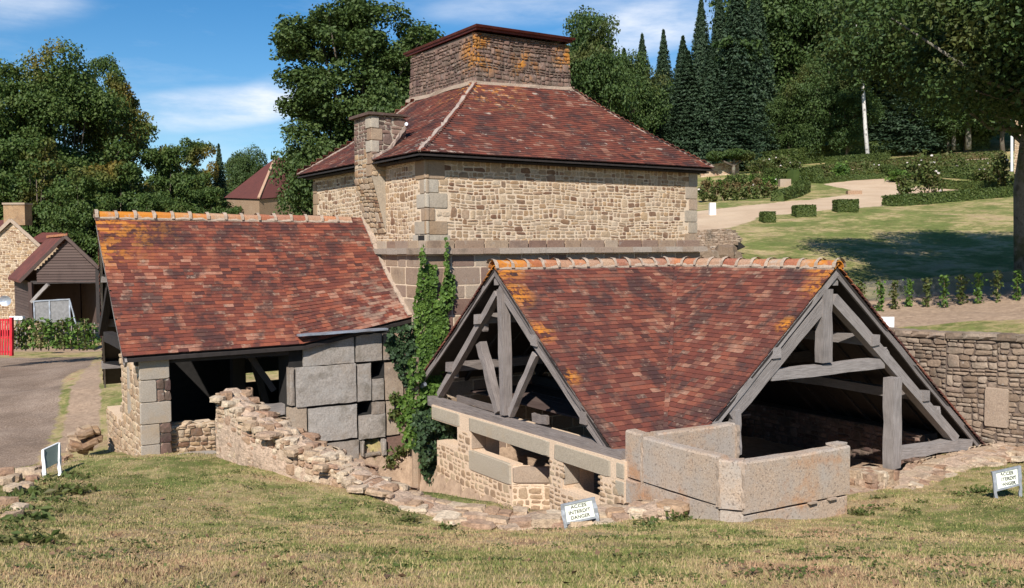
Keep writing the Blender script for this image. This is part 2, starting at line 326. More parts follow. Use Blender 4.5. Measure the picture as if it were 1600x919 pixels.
class MB:
    def __init__(s): s.v = []; s.f = []; s.uv = []
    def hexa(s, p):
        b = len(s.v); s.v += [V(q) for q in p]; s.uv += [(0, 0)]*8; s.f += [tuple(b+i for i in f) for f in BF]; return s
    def box(s, a, b, j=0):
        (x0, y0, z0), (x1, y1, z1) = a, b
        ps = [(x0, y0, z0), (x1, y0, z0), (x1, y1, z0), (x0, y1, z0), (x0, y0, z1), (x1, y0, z1), (x1, y1, z1), (x0, y1, z1)]
        return s.hexa([V(p)+V([rng.uniform(-j, j) for _ in range(3)]) for p in ps])
    def beam(s, p0, p1, w, h, up=(0, 0, 1), n=6, j=.006, taper=1):
        """squared timber from p0 to p1; w across, h along 'up', edges a little uneven"""
        p0, p1 = V(p0), V(p1); d = p1-p0; L = d.length; d.normalize(); side = d.cross(V(up)).normalized(); u = side.cross(d)
        b = len(s.v); ox = rng.uniform(0, 50)
        for i in range(n+1):
            t = i/n; c = p0+d*(L*t)+side*rng.uniform(-j, j)+u*rng.uniform(-j, j); k = 1+(taper-1)*t
            q = [(-1, -1), (1, -1), (1, 1), (-1, 1)]
            for e, (a, bb) in enumerate(q):
                s.v.append(c+side*(a*w/2*k+rng.uniform(-j, j))+u*(bb*h/2*k+rng.uniform(-j, j))); s.uv.append((ox+L*t, ox+e*.25))
        for i in range(n):
            for e in range(4):
                a = b+i*4+e; c = b+i*4+(e+1) % 4; s.f.append((a, c, c+4, a+4))
        s.f.append((b+3, b+2, b+1, b)); s.f.append((b+n*4, b+n*4+1, b+n*4+2, b+n*4+3)); return s
    def tube(s, pts, rad, n=6):
        b = len(s.v)
        for i, p in enumerate(pts):
            d = (V(pts[min(i+1, len(pts)-1)])-V(pts[max(i-1, 0)])).normalized()
            a = d.cross(V((.31, .2, .9))).normalized(); c = d.cross(a)
            r = rad[i] if hasattr(rad, '__len__') else rad
            for k in range(n):
                t = 2*math.pi*k/n; s.v.append(V(p)+a*(r*math.cos(t))+c*(r*math.sin(t))); s.uv.append((0, 0))
        for i in range(len(pts)-1):
            for k in range(n):
                s.f.append((b+i*n+k, b+i*n+(k+1) % n, b+(i+1)*n+(k+1) % n, b+(i+1)*n+k))
        s.f.append(tuple(b+k for k in range(n))[::-1]); s.f.append(tuple(b+(len(pts)-1)*n+k for k in range(n))); return s
    def build(s, name, mat, parent=None, lab=None, smooth=False):
        return add(name, mesh_py(name, s.v, s.f, mat, s.uv, smooth), parent, None, lab)
# ---- stones
def stone_variant(i, blocky=False, flat=.25):
    r = random.Random(100+i); v = []; f = []; n = 8
    ch = .05 if blocky else .17
    cs = [(-.5, -.5+ch), (-.5+ch, -.5), (.5-ch, -.5), (.5, -.5+ch), (.5, .5-ch), (.5-ch, .5), (-.5+ch, .5), (-.5, .5-ch)]
    j = .008 if blocky else .085
    o = [(x+r.uniform(-j, j), y+r.uniform(-j, j)) for x, y in cs]
    ins = .95 if blocky else .88
    for z, k in ((-1, 1.0), (0, 1.0), (.55, ins)):
        for x, y in o: v.append((x*k, y*k, z+(r.uniform(-.12, .12) if z > 0 and not blocky else 0)))
    v.append((r.uniform(-.1, .1), r.uniform(-.1, .1), .7+r.uniform(0, flat)))
    for q in (0, 8):
        for k in range(n): f.append((q+k, q+(k+1) % n, q+8+(k+1) % n, q+8+k))
    for k in range(n): f.append((16+k, 16+(k+1) % n, 24))
    return np.array(v), f
SV = [stone_variant(i) for i in range(10)]; BVv = [stone_variant(50+i, True, 0) for i in range(5)]
def rock_variant(i, rough=.2, sph=.55):
    r = random.Random(200+i); v = []; idx = {}; f = []
    for ax in range(3):
        for sg in (-1, 1):
            for a in range(2):
                for b in range(2):
                    q = []
                    for da, db in ((0, 0), (1, 0), (1, 1), (0, 1)):
                        c = [0, 0, 0]; c[ax] = sg; c[(ax+1) % 3] = a+da-1; c[(ax+2) % 3] = b+db-1; c = tuple(c)
                        if c not in idx:
                            p = V(c); s = p.normalized()*1.25; p = p.lerp(s, sph)*.5
                            idx[c] = len(v); v.append(p*(1+r.uniform(-rough, rough)))
                        q.append(idx[c])
                    f.append(tuple(q if sg > 0 else q[::-1]))
    return np.array([tuple(p) for p in v]), f
RV = [rock_variant(i) for i in range(10)]; FV = [rock_variant(30+i, .10, .3) for i in range(8)]
def tile_variant(i):
    r = random.Random(300+i); w = .5; y1 = 1+r.uniform(-.012, .012)
    o = [(-w, 0), (w, 0), (w, y1-.008+r.uniform(-.01, .01)), (w*.45, y1+r.uniform(-.01, .01)), (-w*.45, y1+r.uniform(-.01, .01)), (-w, y1-.008+r.uniform(-.01, .01))]
    if i % 5 == 4: o[3] = (w*.3, y1-.05)
    v = [(x, y, 0) for x, y in o]+[(x, y, 1) for x, y in o]
    return np.array(v, float), [(6, 7, 8, 9, 10, 11)]+[(k, (k+1) % 6, 6+(k+1) % 6, 6+k) for k in range(6)]
BUTT = (0, 0, 0, 1, 1, 1, 0)   # lower tile edges painted dark for the row shadow lines, with moss
TV = [tile_variant(i) for i in range(7)]
_shared = {}
def shared(key, var, i, mat):
    k = (key, i, mat.name)
    if k not in _shared:
        v, f = var[i]; me = _shared[k] = mesh_py(key, v, f, mat)
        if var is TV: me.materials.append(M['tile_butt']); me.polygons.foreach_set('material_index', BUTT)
    return _shared[k]
def joined(name, var, pl, mat, parent):
    vs = []; fs = []; b = 0
    for (mt, i) in pl:
        v, f = var[i]; A = np.array(mt)[:3]
        vs.append(v @ A[:, :3].T+A[:, 3]); fs += [tuple(b+c for c in q) for q in f]; b += len(v)
    if not vs: return None
    me = bpy.data.meshes.new(name); vs = np.concatenate(vs).astype(np.float32)
    me.vertices.add(len(vs)); me.vertices.foreach_set('co', vs.ravel())
    tot = np.array([len(q) for q in fs], np.int32); ls = np.concatenate([[0], np.cumsum(tot)[:-1]]).astype(np.int32)
    idx = np.array([c for q in fs for c in q], np.int32)
    me.loops.add(len(idx)); me.loops.foreach_set('vertex_index', idx); me.polygons.add(len(fs))
    me.polygons.foreach_set('loop_start', ls); me.polygons.foreach_set('loop_total', tot); me.update(calc_edges=True); me.materials.append(mat)
    me.polygons.foreach_set('use_smooth', np.zeros(len(fs), bool))
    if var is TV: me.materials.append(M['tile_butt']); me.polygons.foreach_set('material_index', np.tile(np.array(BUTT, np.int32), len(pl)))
    return tag(add(name, me, parent), kind='stuff')
def scatter(name, key, var, pl, mat, parent, single=300, plural=None, hide=None):
    """place pieces: the ones showing largest as parts, the rest joined as one stuff part"""
    def score(q):
        p = q[0].translation; return p.length*(1 if hide is None or not hide(p) else 5)
    pl = sorted(pl, key=score)
    for mt, i in pl[:single]: add(name, shared(key, var, i, mat), parent, mt)
    if len(pl) > single: joined(plural or name, var, pl[single:], mat, parent)
def fr(s, t, n, loc): return Matrix(((s[0], t[0], n[0], loc[0]), (s[1], t[1], n[1], loc[1]), (s[2], t[2], n[2], loc[2]), (0, 0, 0, 1)))
def rubble(O, s, t, W, H, ch=(.09, .14), cw=(.12, .3), gap=.012, proud=.02, skip=None, var=SV, rot=.06, big=.22, warp=.022):
    """rubble courses on a wall face: O lower corner, s along, t up; returns placements"""
    O, s, t = V(O), V(s).normalized(), V(t).normalized(); n = s.cross(t).normalized(); pl = []; y = 0
    while y < H-.03:
        h2 = min(rng.uniform(*ch)*2, H-y); x = -rng.uniform(0, .1)
        if H-y-h2 < ch[0]*.8: h2 = H-y
        while x < W-.02:
            w_ = rng.uniform(*cw); cells = []
            if x < 0: w_ += x; x = 0
            if W-x-w_ < cw[0]*.6: w_ = W-x
            if rng.random() < big: cells = [(x, y, w_, h2)]
            else:
                k = rng.uniform(.38, .62); cells = [(x, y, w_, h2*k)]
                if w_ > (cw[0]+cw[1])/2 and rng.random() < .6:
                    q = rng.uniform(.35, .65); cells += [(x, y+h2*k, w_*q, h2*(1-k)), (x+w_*q, y+h2*k, w_*(1-q), h2*(1-k))]
                else: cells += [(x, y+h2*k, w_, h2*(1-k))]
            for (a, b, c, d) in cells:
                if skip and skip(a+c/2, b+d/2, c, d): continue
                if c < .03 or d < .03: continue
                xc, yc = a+c/2, b+d/2; sm = math.sin(math.pi*min(1, max(0, yc/H))); wy = warp*sm*(math.sin(1.9*xc+2.3*yc)+.6*math.sin(4.7*xc-1.7*yc+1)); wr = warp*sm*(1.9*math.cos(1.9*xc+2.3*yc)+2.8*math.cos(4.7*xc-1.7*yc+1))
                g = gap*rng.uniform(.6, 1.3); an = rng.uniform(-rot, rot)+wr; ca, sa = math.cos(an), math.sin(an)
                ss = s*ca+t*sa; tt = t*ca-s*sa
                p = O+s*(a+c/2)+t*(b+d/2+wy+rng.uniform(-.004, .004))
                pl.append((fr(ss*(c-g), tt*(d-g), n*(proud*rng.uniform(.6, 1.4)), p), rng.randrange(len(var))))
            x += w_
        y += h2
    return pl
def ashlar(O, s, t, rows, widths, gap=.022, proud=.012, skip=None):
    O, s, t = V(O), V(s).normalized(), V(t).normalized(); n = s.cross(t); pl = []; y = 0
    for i, h in enumerate(rows):
        x = 0
        for c in widths(i):
            if not (skip and skip(x+c/2, y+h/2, c, h)):
                pl.append((fr(s*(c-gap), t*(h-gap), n*(proud*rng.uniform(.7, 1.4)), O+s*(x+c/2)+t*(y+h/2)), rng.randrange(5)))
            x += c
        y += h
    return pl
def block(O, s, t, a, b, c, d, proud=.02, gap=.008):
    s, t = V(s).normalized(), V(t).normalized(); n = s.cross(t)
    return (fr(s*(c-gap), t*(d-gap), n*proud, V(O)+s*(a+c/2)+t*(b+d/2)), rng.randrange(5))
# ---- tiles
def tiled(Lp, Rp, expo=.107, tw=.165, thick=.021, jit=1.0, drop=0):
    """rows of flat tiles on the surface between two polylines, eave to ridge"""
    Lp = [V(p) for p in Lp]; Rp = [V(p) for p in Rp]; pl = []
    mid = [(a+b)/2 for a, b in zip(Lp, Rp)]; seg = [(mid[i+1]-mid[i]).length for i in range(len(mid)-1)]; T = sum(seg)
    def pt(P, d):
        for i, s in enumerate(seg):
            if d <= s or i == len(seg)-1: return P[i].lerp(P[i+1], d/s), i
            d -= s
    rows = int(T/expo); row = 0
    for r in range(rows):
        d = r*expo; a, i = pt(Lp, d); b, _ = pt(Rp, d); e = (b-a); Ln = e.length
        if Ln < .05: continue
        s = e.normalized(); upv = (mid[i+1]-mid[i]).normalized(); n = s.cross(upv).normalized()
        if n.z < 0: n = -n
        dn = n.cross(s) if n.cross(s).z < 0 else s.cross(n)
        x = -tw*rng.random()
        while x < Ln-.01:
            wt = tw*rng.uniform(.9, 1.1); x0, x1 = max(x, -.012), min(x+wt, Ln+.012); x += wt
            if x1-x0 < .035: continue
            c = a+s*((x0+x1)/2)
            an = rng.uniform(-.02, .02)*jit; tilt = .10+rng.uniform(-.008, .012)*jit
            yv = (dn*math.cos(tilt)+n*math.sin(tilt)); yv = (yv+s*an).normalized(); nn = s.cross(yv).normalized()
            if nn.z < 0: nn = -nn
            ln = expo*1.75; base = c-dn*(ln-rng.uniform(0, .007)*jit)+n*(.004+rng.uniform(0, .0012)*jit)
            pl.append((fr(s*((x1-x0+.001)*(1 if s.cross(yv).dot(nn) > 0 else -1)), yv*ln, nn*thick*rng.uniform(.98, 1.03), base), rng.randrange(len(TV))))
    return pl
def ridge_tiles(p0, p1, parent, r=.12, ln=.34, matk='ridge', name='ridge_tile'):
    p0, p1 = V(p0), V(p1); d = p1-p0; n = max(1, round(d.length/ln)); ln = d.length/n; d.normalize(); side = d.cross(V((0, 0, 1))).normalized(); z = side.cross(d)
    if z.z < 0: z = -z
    mm = MB()
    for i in range(n):
        b = MB(); rr0, rr1 = r*rng.uniform(.97, 1.08), r*rng.uniform(.9, 1.0); c = p0+d*(ln*i); tl = rng.uniform(-.01, .01)
        for k, (off, q) in enumerate(((0, rr0), (ln*.99, rr1), (ln*.99, rr1-.018), (0, rr0-.018))):
            for a in range(7):
                t = math.pi*(a/6); b.v.append(c+d*off+side*(math.cos(t)*q)+z*(math.sin(t)*q-.05+tl)); b.uv.append((0, 0))
        for k in range(4):
            for a in range(6): b.f.append((k*7+a, k*7+a+1, ((k+1) % 4)*7+a+1, ((k+1) % 4)*7+a))
        b.build(name, M[matk], parent)
        q = len(mm.v)
        for off in (-.032, .032):
            for a in range(7):
                t = math.pi*(a/6); rr = rr0+.020+rng.uniform(-.006, .014); mm.v.append(c+d*(off+rng.uniform(-.008, .008))+side*(math.cos(t)*rr)+z*(math.sin(t)*rr-.05)); mm.uv.append((0, 0))
        for a in range(6): mm.f.append((q+a, q+a+1, q+7+a+1, q+7+a))
        for a in range(6): mm.f.append((q+a+1, q+a, q+a, q+a+1)) if False else None
    # bedding along both sides
    for sg in (-1, 1):
        q = len(mm.v); K = n*3
        for i in range(K+1):
            c = p0+d*(ln*n*i/K)
            for (a, zz) in ((r*.8, -.0), (r*1.06+rng.uniform(-.01, .012), -.062+rng.uniform(-.01, .01)), (r*1.0, -.09)):
                mm.v.append(c+side*(sg*a)+z*zz); mm.uv.append((0, 0))
        for i in range(K):
            for e in range(2): mm.f.append((q+i*3+e, q+i*3+e+1, q+(i+1)*3+e+1, q+(i+1)*3+e))
    tag(mm.build('ridge_mortar', M['ridge_mortar'], parent), kind=None)
def strip(name, pts, wid, hgt, mat, parent):
    """mortar fillet along a hip"""
    b = MB()
    for i in range(len(pts)-1):
        b.beam(pts[i], pts[i+1], wid, hgt, n=8, j=.012)
    return b.build(name, mat, parent)
# ------------------------------------------------------------------ terrain
def pts(ls): return [tuple(at(u, v, D=D)) for u, v, D in ls]
SH = [tuple(dl(*p)) for p in ((-60, 0, 1), (-20, 0, -1), (-20, -30, -1), (-20, 30, -1), (0, 0, -1.58), (0, -8, -1.5), (0, 8, -1.6), (0, -25, -2), (0, 25, -1.8), (4.3, -4, -1.66), (4.3, 0, -1.64), (4.3, 4, -1.7), (7, -6, -2.25), (7, 0, -2.36), (7, 6, -2.5), (9.5, -6, -2.75), (9.5, 0, -3.0), (9.5, 7, -3.1), (11, -3, -3.2), (11.3, 1.5, -3.36), (11, 5, -3.42), (-20, 80, 1), (0, 80, 0), (30, 80, 3), (250, -250, -2), (250, -100, 0), (600, -500, 2), (600, 0, 18), (600, 500, 60), (-60, -300, -3), (0, -300, -4), (-60, 300, 4), (0, 300, 10))]
SH += pts([(348, 716, 14.2), (222, 714, 15.6), (130, 716, 14.2), (85, 743, 13.2), (0, 765, 11.8), (575, 770, 12.6), (700, 822, 11.7), (880, 832, 11.9), (1562, 779, 13.4), (1450, 781, 13.4), (1330, 800, 12.4), (1700, 780, 12)])
LOW = pts([(-150, 735, 17.5), (0, 735, 17.8), (-300, 640, 24), (60, 700, 19.5), (100, 655, 22.5), (152, 694, 19.6), (125, 605, 25), (145, 580, 28), (75, 605, 27), (0, 620, 25), (-200, 560, 36), (0, 560, 36), (150, 556, 36), (0, 545, 40), (150, 548, 40), (60, 520, 48), (-200, 520, 48), (60, 490, 62), (250, 470, 62), (400, 420, 62), (600, 365, 80), (300, 420, 90), (100, 425, 90), (-200, 430, 90)])
LOW += [(4, 17.5, -3.7), (6, 20, -3.7), (12, 12, -4.2), (16, 10, -3.95), (17, 9, -3.9), (20, 6, -3.8), (26, 2, -3.6), (14.5, 8.6, -3.75), (15, 20, -3.8), (10, 26, -3.5)]
UPP = pts([(1300, 520, 20.8), (1400, 523, 19.2), (1610, 530, 17.3), (1400, 506, 20.6), (1600, 500, 19.2), (1400, 486, 22.5), (1600, 478, 21.3), (1350, 468, 24.2), (1600, 440, 24.6), (1330, 441, 26), (1450, 433, 27), (1600, 424, 27.2), (1470, 382, 34), (1600, 368, 34), (1300, 385, 32), (1190, 400, 30.5), (1140, 392, 29), (1100, 405, 27), (1150, 440, 23.5), (1110, 360, 38), (1150, 352, 40), (1196, 341, 43), (1290, 326, 45), (1420, 321, 47), (1600, 306, 50), (1100, 332, 48), (1250, 311, 53), (1320, 303, 57), (1400, 283, 64), (1500, 295, 60), (1095, 312, 56), (1150, 295, 62), (1300, 272, 72), (1500, 268, 68), (1600, 290, 60), (1250, 262, 80), (1180, 262, 88), (1350, 251, 90), (1520, 241, 90), (1700, 230, 90), (1180, 238, 108), (1500, 205, 112), (1200, 150, 160), (1500, 110, 160), (1800, 100, 160), (940, 235, 125), (900, 225, 200), (1100, 290, 72)])
LOW += pts([(940, 240, 125), (900, 225, 200), (900, 330, 70), (400, 380, 150)])
def rbf(P):
    P = np.array(P); X = P[:, :2]; n = len(X)
    K = np.linalg.norm(X[:, None]-X[None], axis=2)
    A = np.zeros((n+3, n+3)); A[:n, :n] = -K+np.eye(n)*-.05; A[:n, n:n+2] = X; A[:n, n+2] = 1; A[n:, :n] = A[:n, n:].T
    c = np.linalg.solve(A, np.concatenate([P[:, 2], np.zeros(3)]))
    def f(Q):
        o = np.empty(len(Q))
        for i in range(0, len(Q), 20000):
            q = Q[i:i+20000]; o[i:i+20000] = -np.linalg.norm(q[:, None]-X[None], axis=2) @ c[:n]+q @ c[n:n+2]+c[n+2]
        return o
    return f
fL, fU = rbf(SH+LOW), rbf(SH+UPP)
def inpoly(P, poly):
    x, y = P[:, 0], P[:, 1]; r = np.zeros(len(P), bool); n = len(poly)
    for i in range(n):
        (x0, y0), (x1, y1) = poly[i][:2], poly[(i+1) % n][:2]
        c = ((y0 > y) != (y1 > y)) & (x < (x1-x0)*(y-y0)/((y1-y0) or 1e-9)+x0); r ^= c
    return r
def sdist(P, poly):
    d = np.full(len(P), 1e9); n = len(poly)
    for i in range(n):
        a, b = np.array(poly[i][:2]), np.array(poly[(i+1) % n][:2]); e = b-a
        t = np.clip(((P-a) @ e)/(e @ e+1e-9), 0, 1); d = np.minimum(d, np.linalg.norm(P-a-t[:, None]*e, axis=1))
    return np.where(inpoly(P, poly), -d, d)
WALL_R = [tuple(at(u, v, D=D))[:2] for u, v, D in ((1290, 525, 21.5), (1340, 525, 20.2), (1400, 525, 19.0), (1480, 525, 18.1), (1560, 525, 17.4), (1650, 525, 16.8), (1800, 525, 15.8), (2000, 525, 14.6), (2300, 525, 13.2))]
UP_POLY = [(15.95, 17.2)]+WALL_R+[(60, -30), (400, -200), (900, 200), (500, 900), (15.95, 60)]
UP_POLY = [(15.95, 17.2)]+[(x+.20*.54, y+.20*.84) for x, y in WALL_R]+[tuple(dl(8, 60))[:2], tuple(dl(-40, 300))[:2], tuple(dl(900, 900))[:2], tuple(dl(900, 0))[:2], (60, 130), (15.95, 40)]
PIT = [(4.45, 14.75), (5.75, 12.55), (6.6, 11.6), (7.6, 10.6), (8.2, 10.1), (8.2, 16.6), (5.9, 16.6)]
ANX = [(8.1, 10.0), (16.3, 10.2), (16.3, 16.1), (8.1, 16.1)]
TR = [(8.35, 7.95), (10.2, 7.95), (10.6, 10.3), (8.35, 10.3)]
def Hn(P):
    P = np.asarray(P, float); up_ = inpoly(P, UP_POLY); h = np.where(up_, fU(P), fL(P))
    for poly, z in ((PIT, -4.75), (ANX, -4.3), (TR, -3.7)):
        k = np.clip(-sdist(P, poly)/.25+.2, 0, 1); h = h*(1-k)+np.minimum(h, z)*k
    return h
def H(x, y): return float(Hn(np.array([[x, y]]))[0])
def gp(u, v, d0=4, d1=260):
    """the point of the ground seen at photo position u,v"""
    D = np.exp(np.linspace(math.log(d0), math.log(d1), 900)); d = at(u, v, D=1.0); P = np.outer(D, np.array(d))
    h = Hn(P[:, :2]); i = np.argmax(P[:, 2] < h)
    if not (P[:, 2] < h).any(): return V(P[-1])
    return V((P[i, 0], P[i, 1], h[i]))
def poly(ls, d0=4): return [tuple(gp(u, v, d0))[:2] for u, v in ls]
GRAVEL = [poly([(-90, 557), (150, 557), (140, 575), (100, 590), (93, 640), (75, 692), (15, 738), (-90, 760)], 15)]
PATH = [poly([(1060, 372), (1154, 353), (1189, 338), (1300, 328), (1386, 322), (1388, 309), (1460, 303), (1610, 287), (1610, 280), (1520, 296), (1452, 294), (1413, 290), (1385, 280), (1340, 281), (1283, 288), (1325, 296), (1335, 303), (1270, 312), (1232, 315), (1060, 333)], 25)]
PATH.append(poly([(1290, 266), (1400, 255), (1540, 244), (1545, 249), (1400, 261), (1290, 272)], 40))
SOIL = [poly([(1250, 482), (1340, 469), (1420, 459), (1500, 454), (1600, 438), (1900, 438), (1900, 498), (1480, 506), (1395, 512), (1250, 515)], 17), poly([(-90, 541), (160, 541), (160, 549), (-90, 548)], 25), [(x, y) for x, y in PIT], ANX]
SOIL.append(poly([(86, 712), (155, 700), (158, 560), (134, 578), (112, 605), (104, 650)], 15))
def axis(*seg):
    o = []
    for a, b, s in seg: o.append(np.arange(a, b, s))
    return np.concatenate(o+[[seg[-1][1]]])
def undul(P):
    near = np.clip(1-np.abs(P @ np.array([math.cos(YAW), math.sin(YAW)])-15)/60, 0, 1); z = 0
    for a, s, ph in ((.03, 2.1, 0), (.02, 4.7, 1), (.010, 9.1, 2)):
        z = z+a*near*(np.sin(P[:, 0]*s+ph+2*np.sin(P[:, 1]*s*.6))*np.cos(P[:, 1]*s*.9+ph))
    return z
def build_ground():
    gd = axis((-60, -4, 4), (-4, 30, .17), (30, 62, .4), (62, 130, 1.0), (130, 300, 8), (300, 900, 60))
    gl = axis((-900, -200, 70), (-200, -60, 10), (-60, -22, 1), (-22, -12, .4), (-12, 14, .17), (14, 62, .5), (62, 200, 10), (200, 900, 70))
    DD, LL = np.meshgrid(gd, gl, indexing='ij')
    X = DD*math.cos(YAW)+LL*math.sin(YAW); Y = DD*math.sin(YAW)-LL*math.cos(YAW)
    P = np.stack([X.ravel(), Y.ravel()], 1); z = Hn(P)
    z += undul(P)
    mk = np.zeros((len(P), 4)); mk[:, 3] = .5
    for i, L in enumerate((GRAVEL, PATH, SOIL)):
        wd = (.5, .8, .35)[i]
        for q in L: mk[:, i] = np.maximum(mk[:, i], np.clip(.5-sdist(P, q)/wd, 0, 1))
    q = poly([(-40, 750), (60, 722), (120, 708), (150, 724), (90, 750), (40, 790), (-40, 850)], 6)
    mk[:, 2] = np.maximum(mk[:, 2], .47*np.clip(.5-sdist(P, q)/.6, 0, 1))
    mk[:, 3] = .42; g = inpoly(P, UP_POLY); mk[g, 3] = .68
    for q, a in ((poly([(130, 718), (345, 716), (520, 765), (700, 830), (560, 850), (300, 800), (100, 830), (60, 780)], 6), .62), (poly([(1060, 815), (1330, 806), (1600, 765), (1650, 800), (1300, 850), (1050, 840)], 6), .62)):
        k = np.clip(.5-sdist(P, q)/1.2, 0, 1); mk[:, 3] = mk[:, 3]*(1-k)+a*k
    nd, nl = len(gd), len(gl); I = np.arange(nd*nl).reshape(nd, nl)
    f = np.stack([I[:-1, :-1], I[:-1, 1:], I[1:, 1:], I[1:, :-1]], -1).reshape(-1, 4)[:, ::-1]
    fm = mk[f].mean(1); cls = np.where(fm[:, :3].max(1) > .5, fm[:, :3].argmax(1)+1, 0)
    for c, nm in enumerate(('lawn', 'gravel_road', 'garden_path', 'soil_bed')):
        ff = f[cls == c]
        if not len(ff): continue
        us, inv = np.unique(ff, return_inverse=True)
        me = mesh_np(nm, np.column_stack([P[us], z[us]]), inv.reshape(ff.shape), M['ground'], smooth=True)
        ca = me.color_attributes.new('mask', 'FLOAT_COLOR', 'POINT'); ca.data.foreach_set('color', mk[us].astype(np.float32).ravel())
        tag(add(nm, me), kind='structure')
    return P, z, mk
GP_, GZ_, GM_ = build_ground()
def grass():
    """short dry blades on the near lawn"""
    n = 700000
    D = 4.0+(npr.rand(n)**1.35)*12.5; L = (npr.rand(n)*2-1)*(D*.66+.8)
    X = D*math.cos(YAW)+L*math.sin(YAW); Y = D*math.sin(YAW)-L*math.cos(YAW); P = np.stack([X, Y], 1)
    keep = np.ones(n, bool)
    for q in GRAVEL+SOIL[1:]+[TR]: keep &= sdist(P, q) > .12
    wl = [tuple(p) for p in RW_PLAN]
    keep &= np.array([True]*n)
    keep &= (sdist(P, wl) > .0)
    keep &= ~((P[:, 1] > 16.4)) & ~((P[:, 0] > 8.1) & (P[:, 1] > 7.75) & (P[:, 0] < 10.3)) & ~((P[:, 0] > 8.1) & (P[:, 1] > 8.9)) & ~((P[:, 0] < 3.2) & (P[:, 1] > 16))
    sg = sum(np.sin(P[:, 0]*a+b)*np.cos(P[:, 1]*a*1.1+c) for a, b, c in ((3.1, 1, 2), (7.3, 0, 1), (1.3, 4, 2)))
    keep &= npr.rand(n) < np.clip(.75+.25*sg, .25, 1)
    P = P[keep]; D = D[keep]; z = Hn(P)+undul(P); n = len(P)
    h = (.008+.018*npr.rand(n))*(1+1.0*(npr.rand(n) > .97)); wd = (.0022+.003*npr.rand(n))*(1+D*.09)
    an = npr.rand(n)*6.283; lean = npr.randn(n, 2)*.6*h[:, None]
    dx, dy = np.cos(an)*wd, np.sin(an)*wd
    b0 = np.stack([P[:, 0]-dx, P[:, 1]-dy, z-.012], 1); b1 = np.stack([P[:, 0]+dx, P[:, 1]+dy, z-.012], 1)
    tp = np.stack([P[:, 0]+lean[:, 0], P[:, 1]+lean[:, 1], z+h], 1)
    v = np.stack([b0, b1, tp], 1).reshape(-1, 3); f = np.arange(len(v)).reshape(-1, 3)
    me = mesh_np('grass', v, f, M['blade']); ca = me.color_attributes.new('mask', 'FLOAT_COLOR', 'POINT')
    k = np.zeros((len(v), 4), np.float32); k[:, 3] = .5; ca.data.foreach_set('color', k.ravel())
    tag(add('grass', me), 'short dry tan and green grass blades over the foreground lawn', 'grass', kind='stuff')
    n = 420; D = 4.5+npr.rand(n)*8; L = (npr.rand(n)*2-1)*D*.6; P = np.stack([D*math.cos(YAW)+L*math.sin(YAW), D*math.sin(YAW)-L*math.cos(YAW)], 1); P = P[(P[:, 0] < 7.4) | (P[:, 1] < 7.4)]; n = len(P)
    nn = npr.randn(n, 3)*.35+np.array([0, 0, 1]); nn /= np.linalg.norm(nn, axis=1)[:, None]
    v = leaves(np.column_stack([P, Hn(P)+undul(P)+.02]), nn, .035*(.5+npr.rand(n)), npr, asp=1.3); me = leafmesh('fallen_leaves', v, M['litter']); tag(add('fallen_leaves', me), 'small dry brown leaves scattered over the foreground lawn', 'leaves', kind='stuff')
    n = 260; tuf = []
    cs = np.stack([npr.rand(n)*0+(4.8+npr.rand(n)*9), (npr.rand(n)*2-1)], 1); C = []
    for D_, l_ in cs:
        L_ = l_*D_*.58; c = np.array([D_*math.cos(YAW)+L_*math.sin(YAW), D_*math.sin(YAW)-L_*math.cos(YAW)])
        if c[0] > 7.3 and c[1] > 7.2 or c[1] > 13.8: continue
        m = 26; q = c+npr.randn(m, 2)*.06*(1+npr.rand()); C.append(np.column_stack([q, np.full(m, .0)]))
    C = np.concatenate(C); C[:, 2] = Hn(C[:, :2])+undul(C[:, :2])+.015+.02*npr.rand(len(C)); nn = npr.randn(len(C), 3)*.5+np.array([0, 0, 1]); nn /= np.linalg.norm(nn, axis=1)[:, None]
    tag(add('clover', leafmesh('clover', leaves(C, nn, .022*(.6+.8*npr.rand(len(C))), npr, asp=1.1), M['leaf_mixed'])), 'low broad leafed clover patches in the foreground lawn', 'clover', kind='stuff')
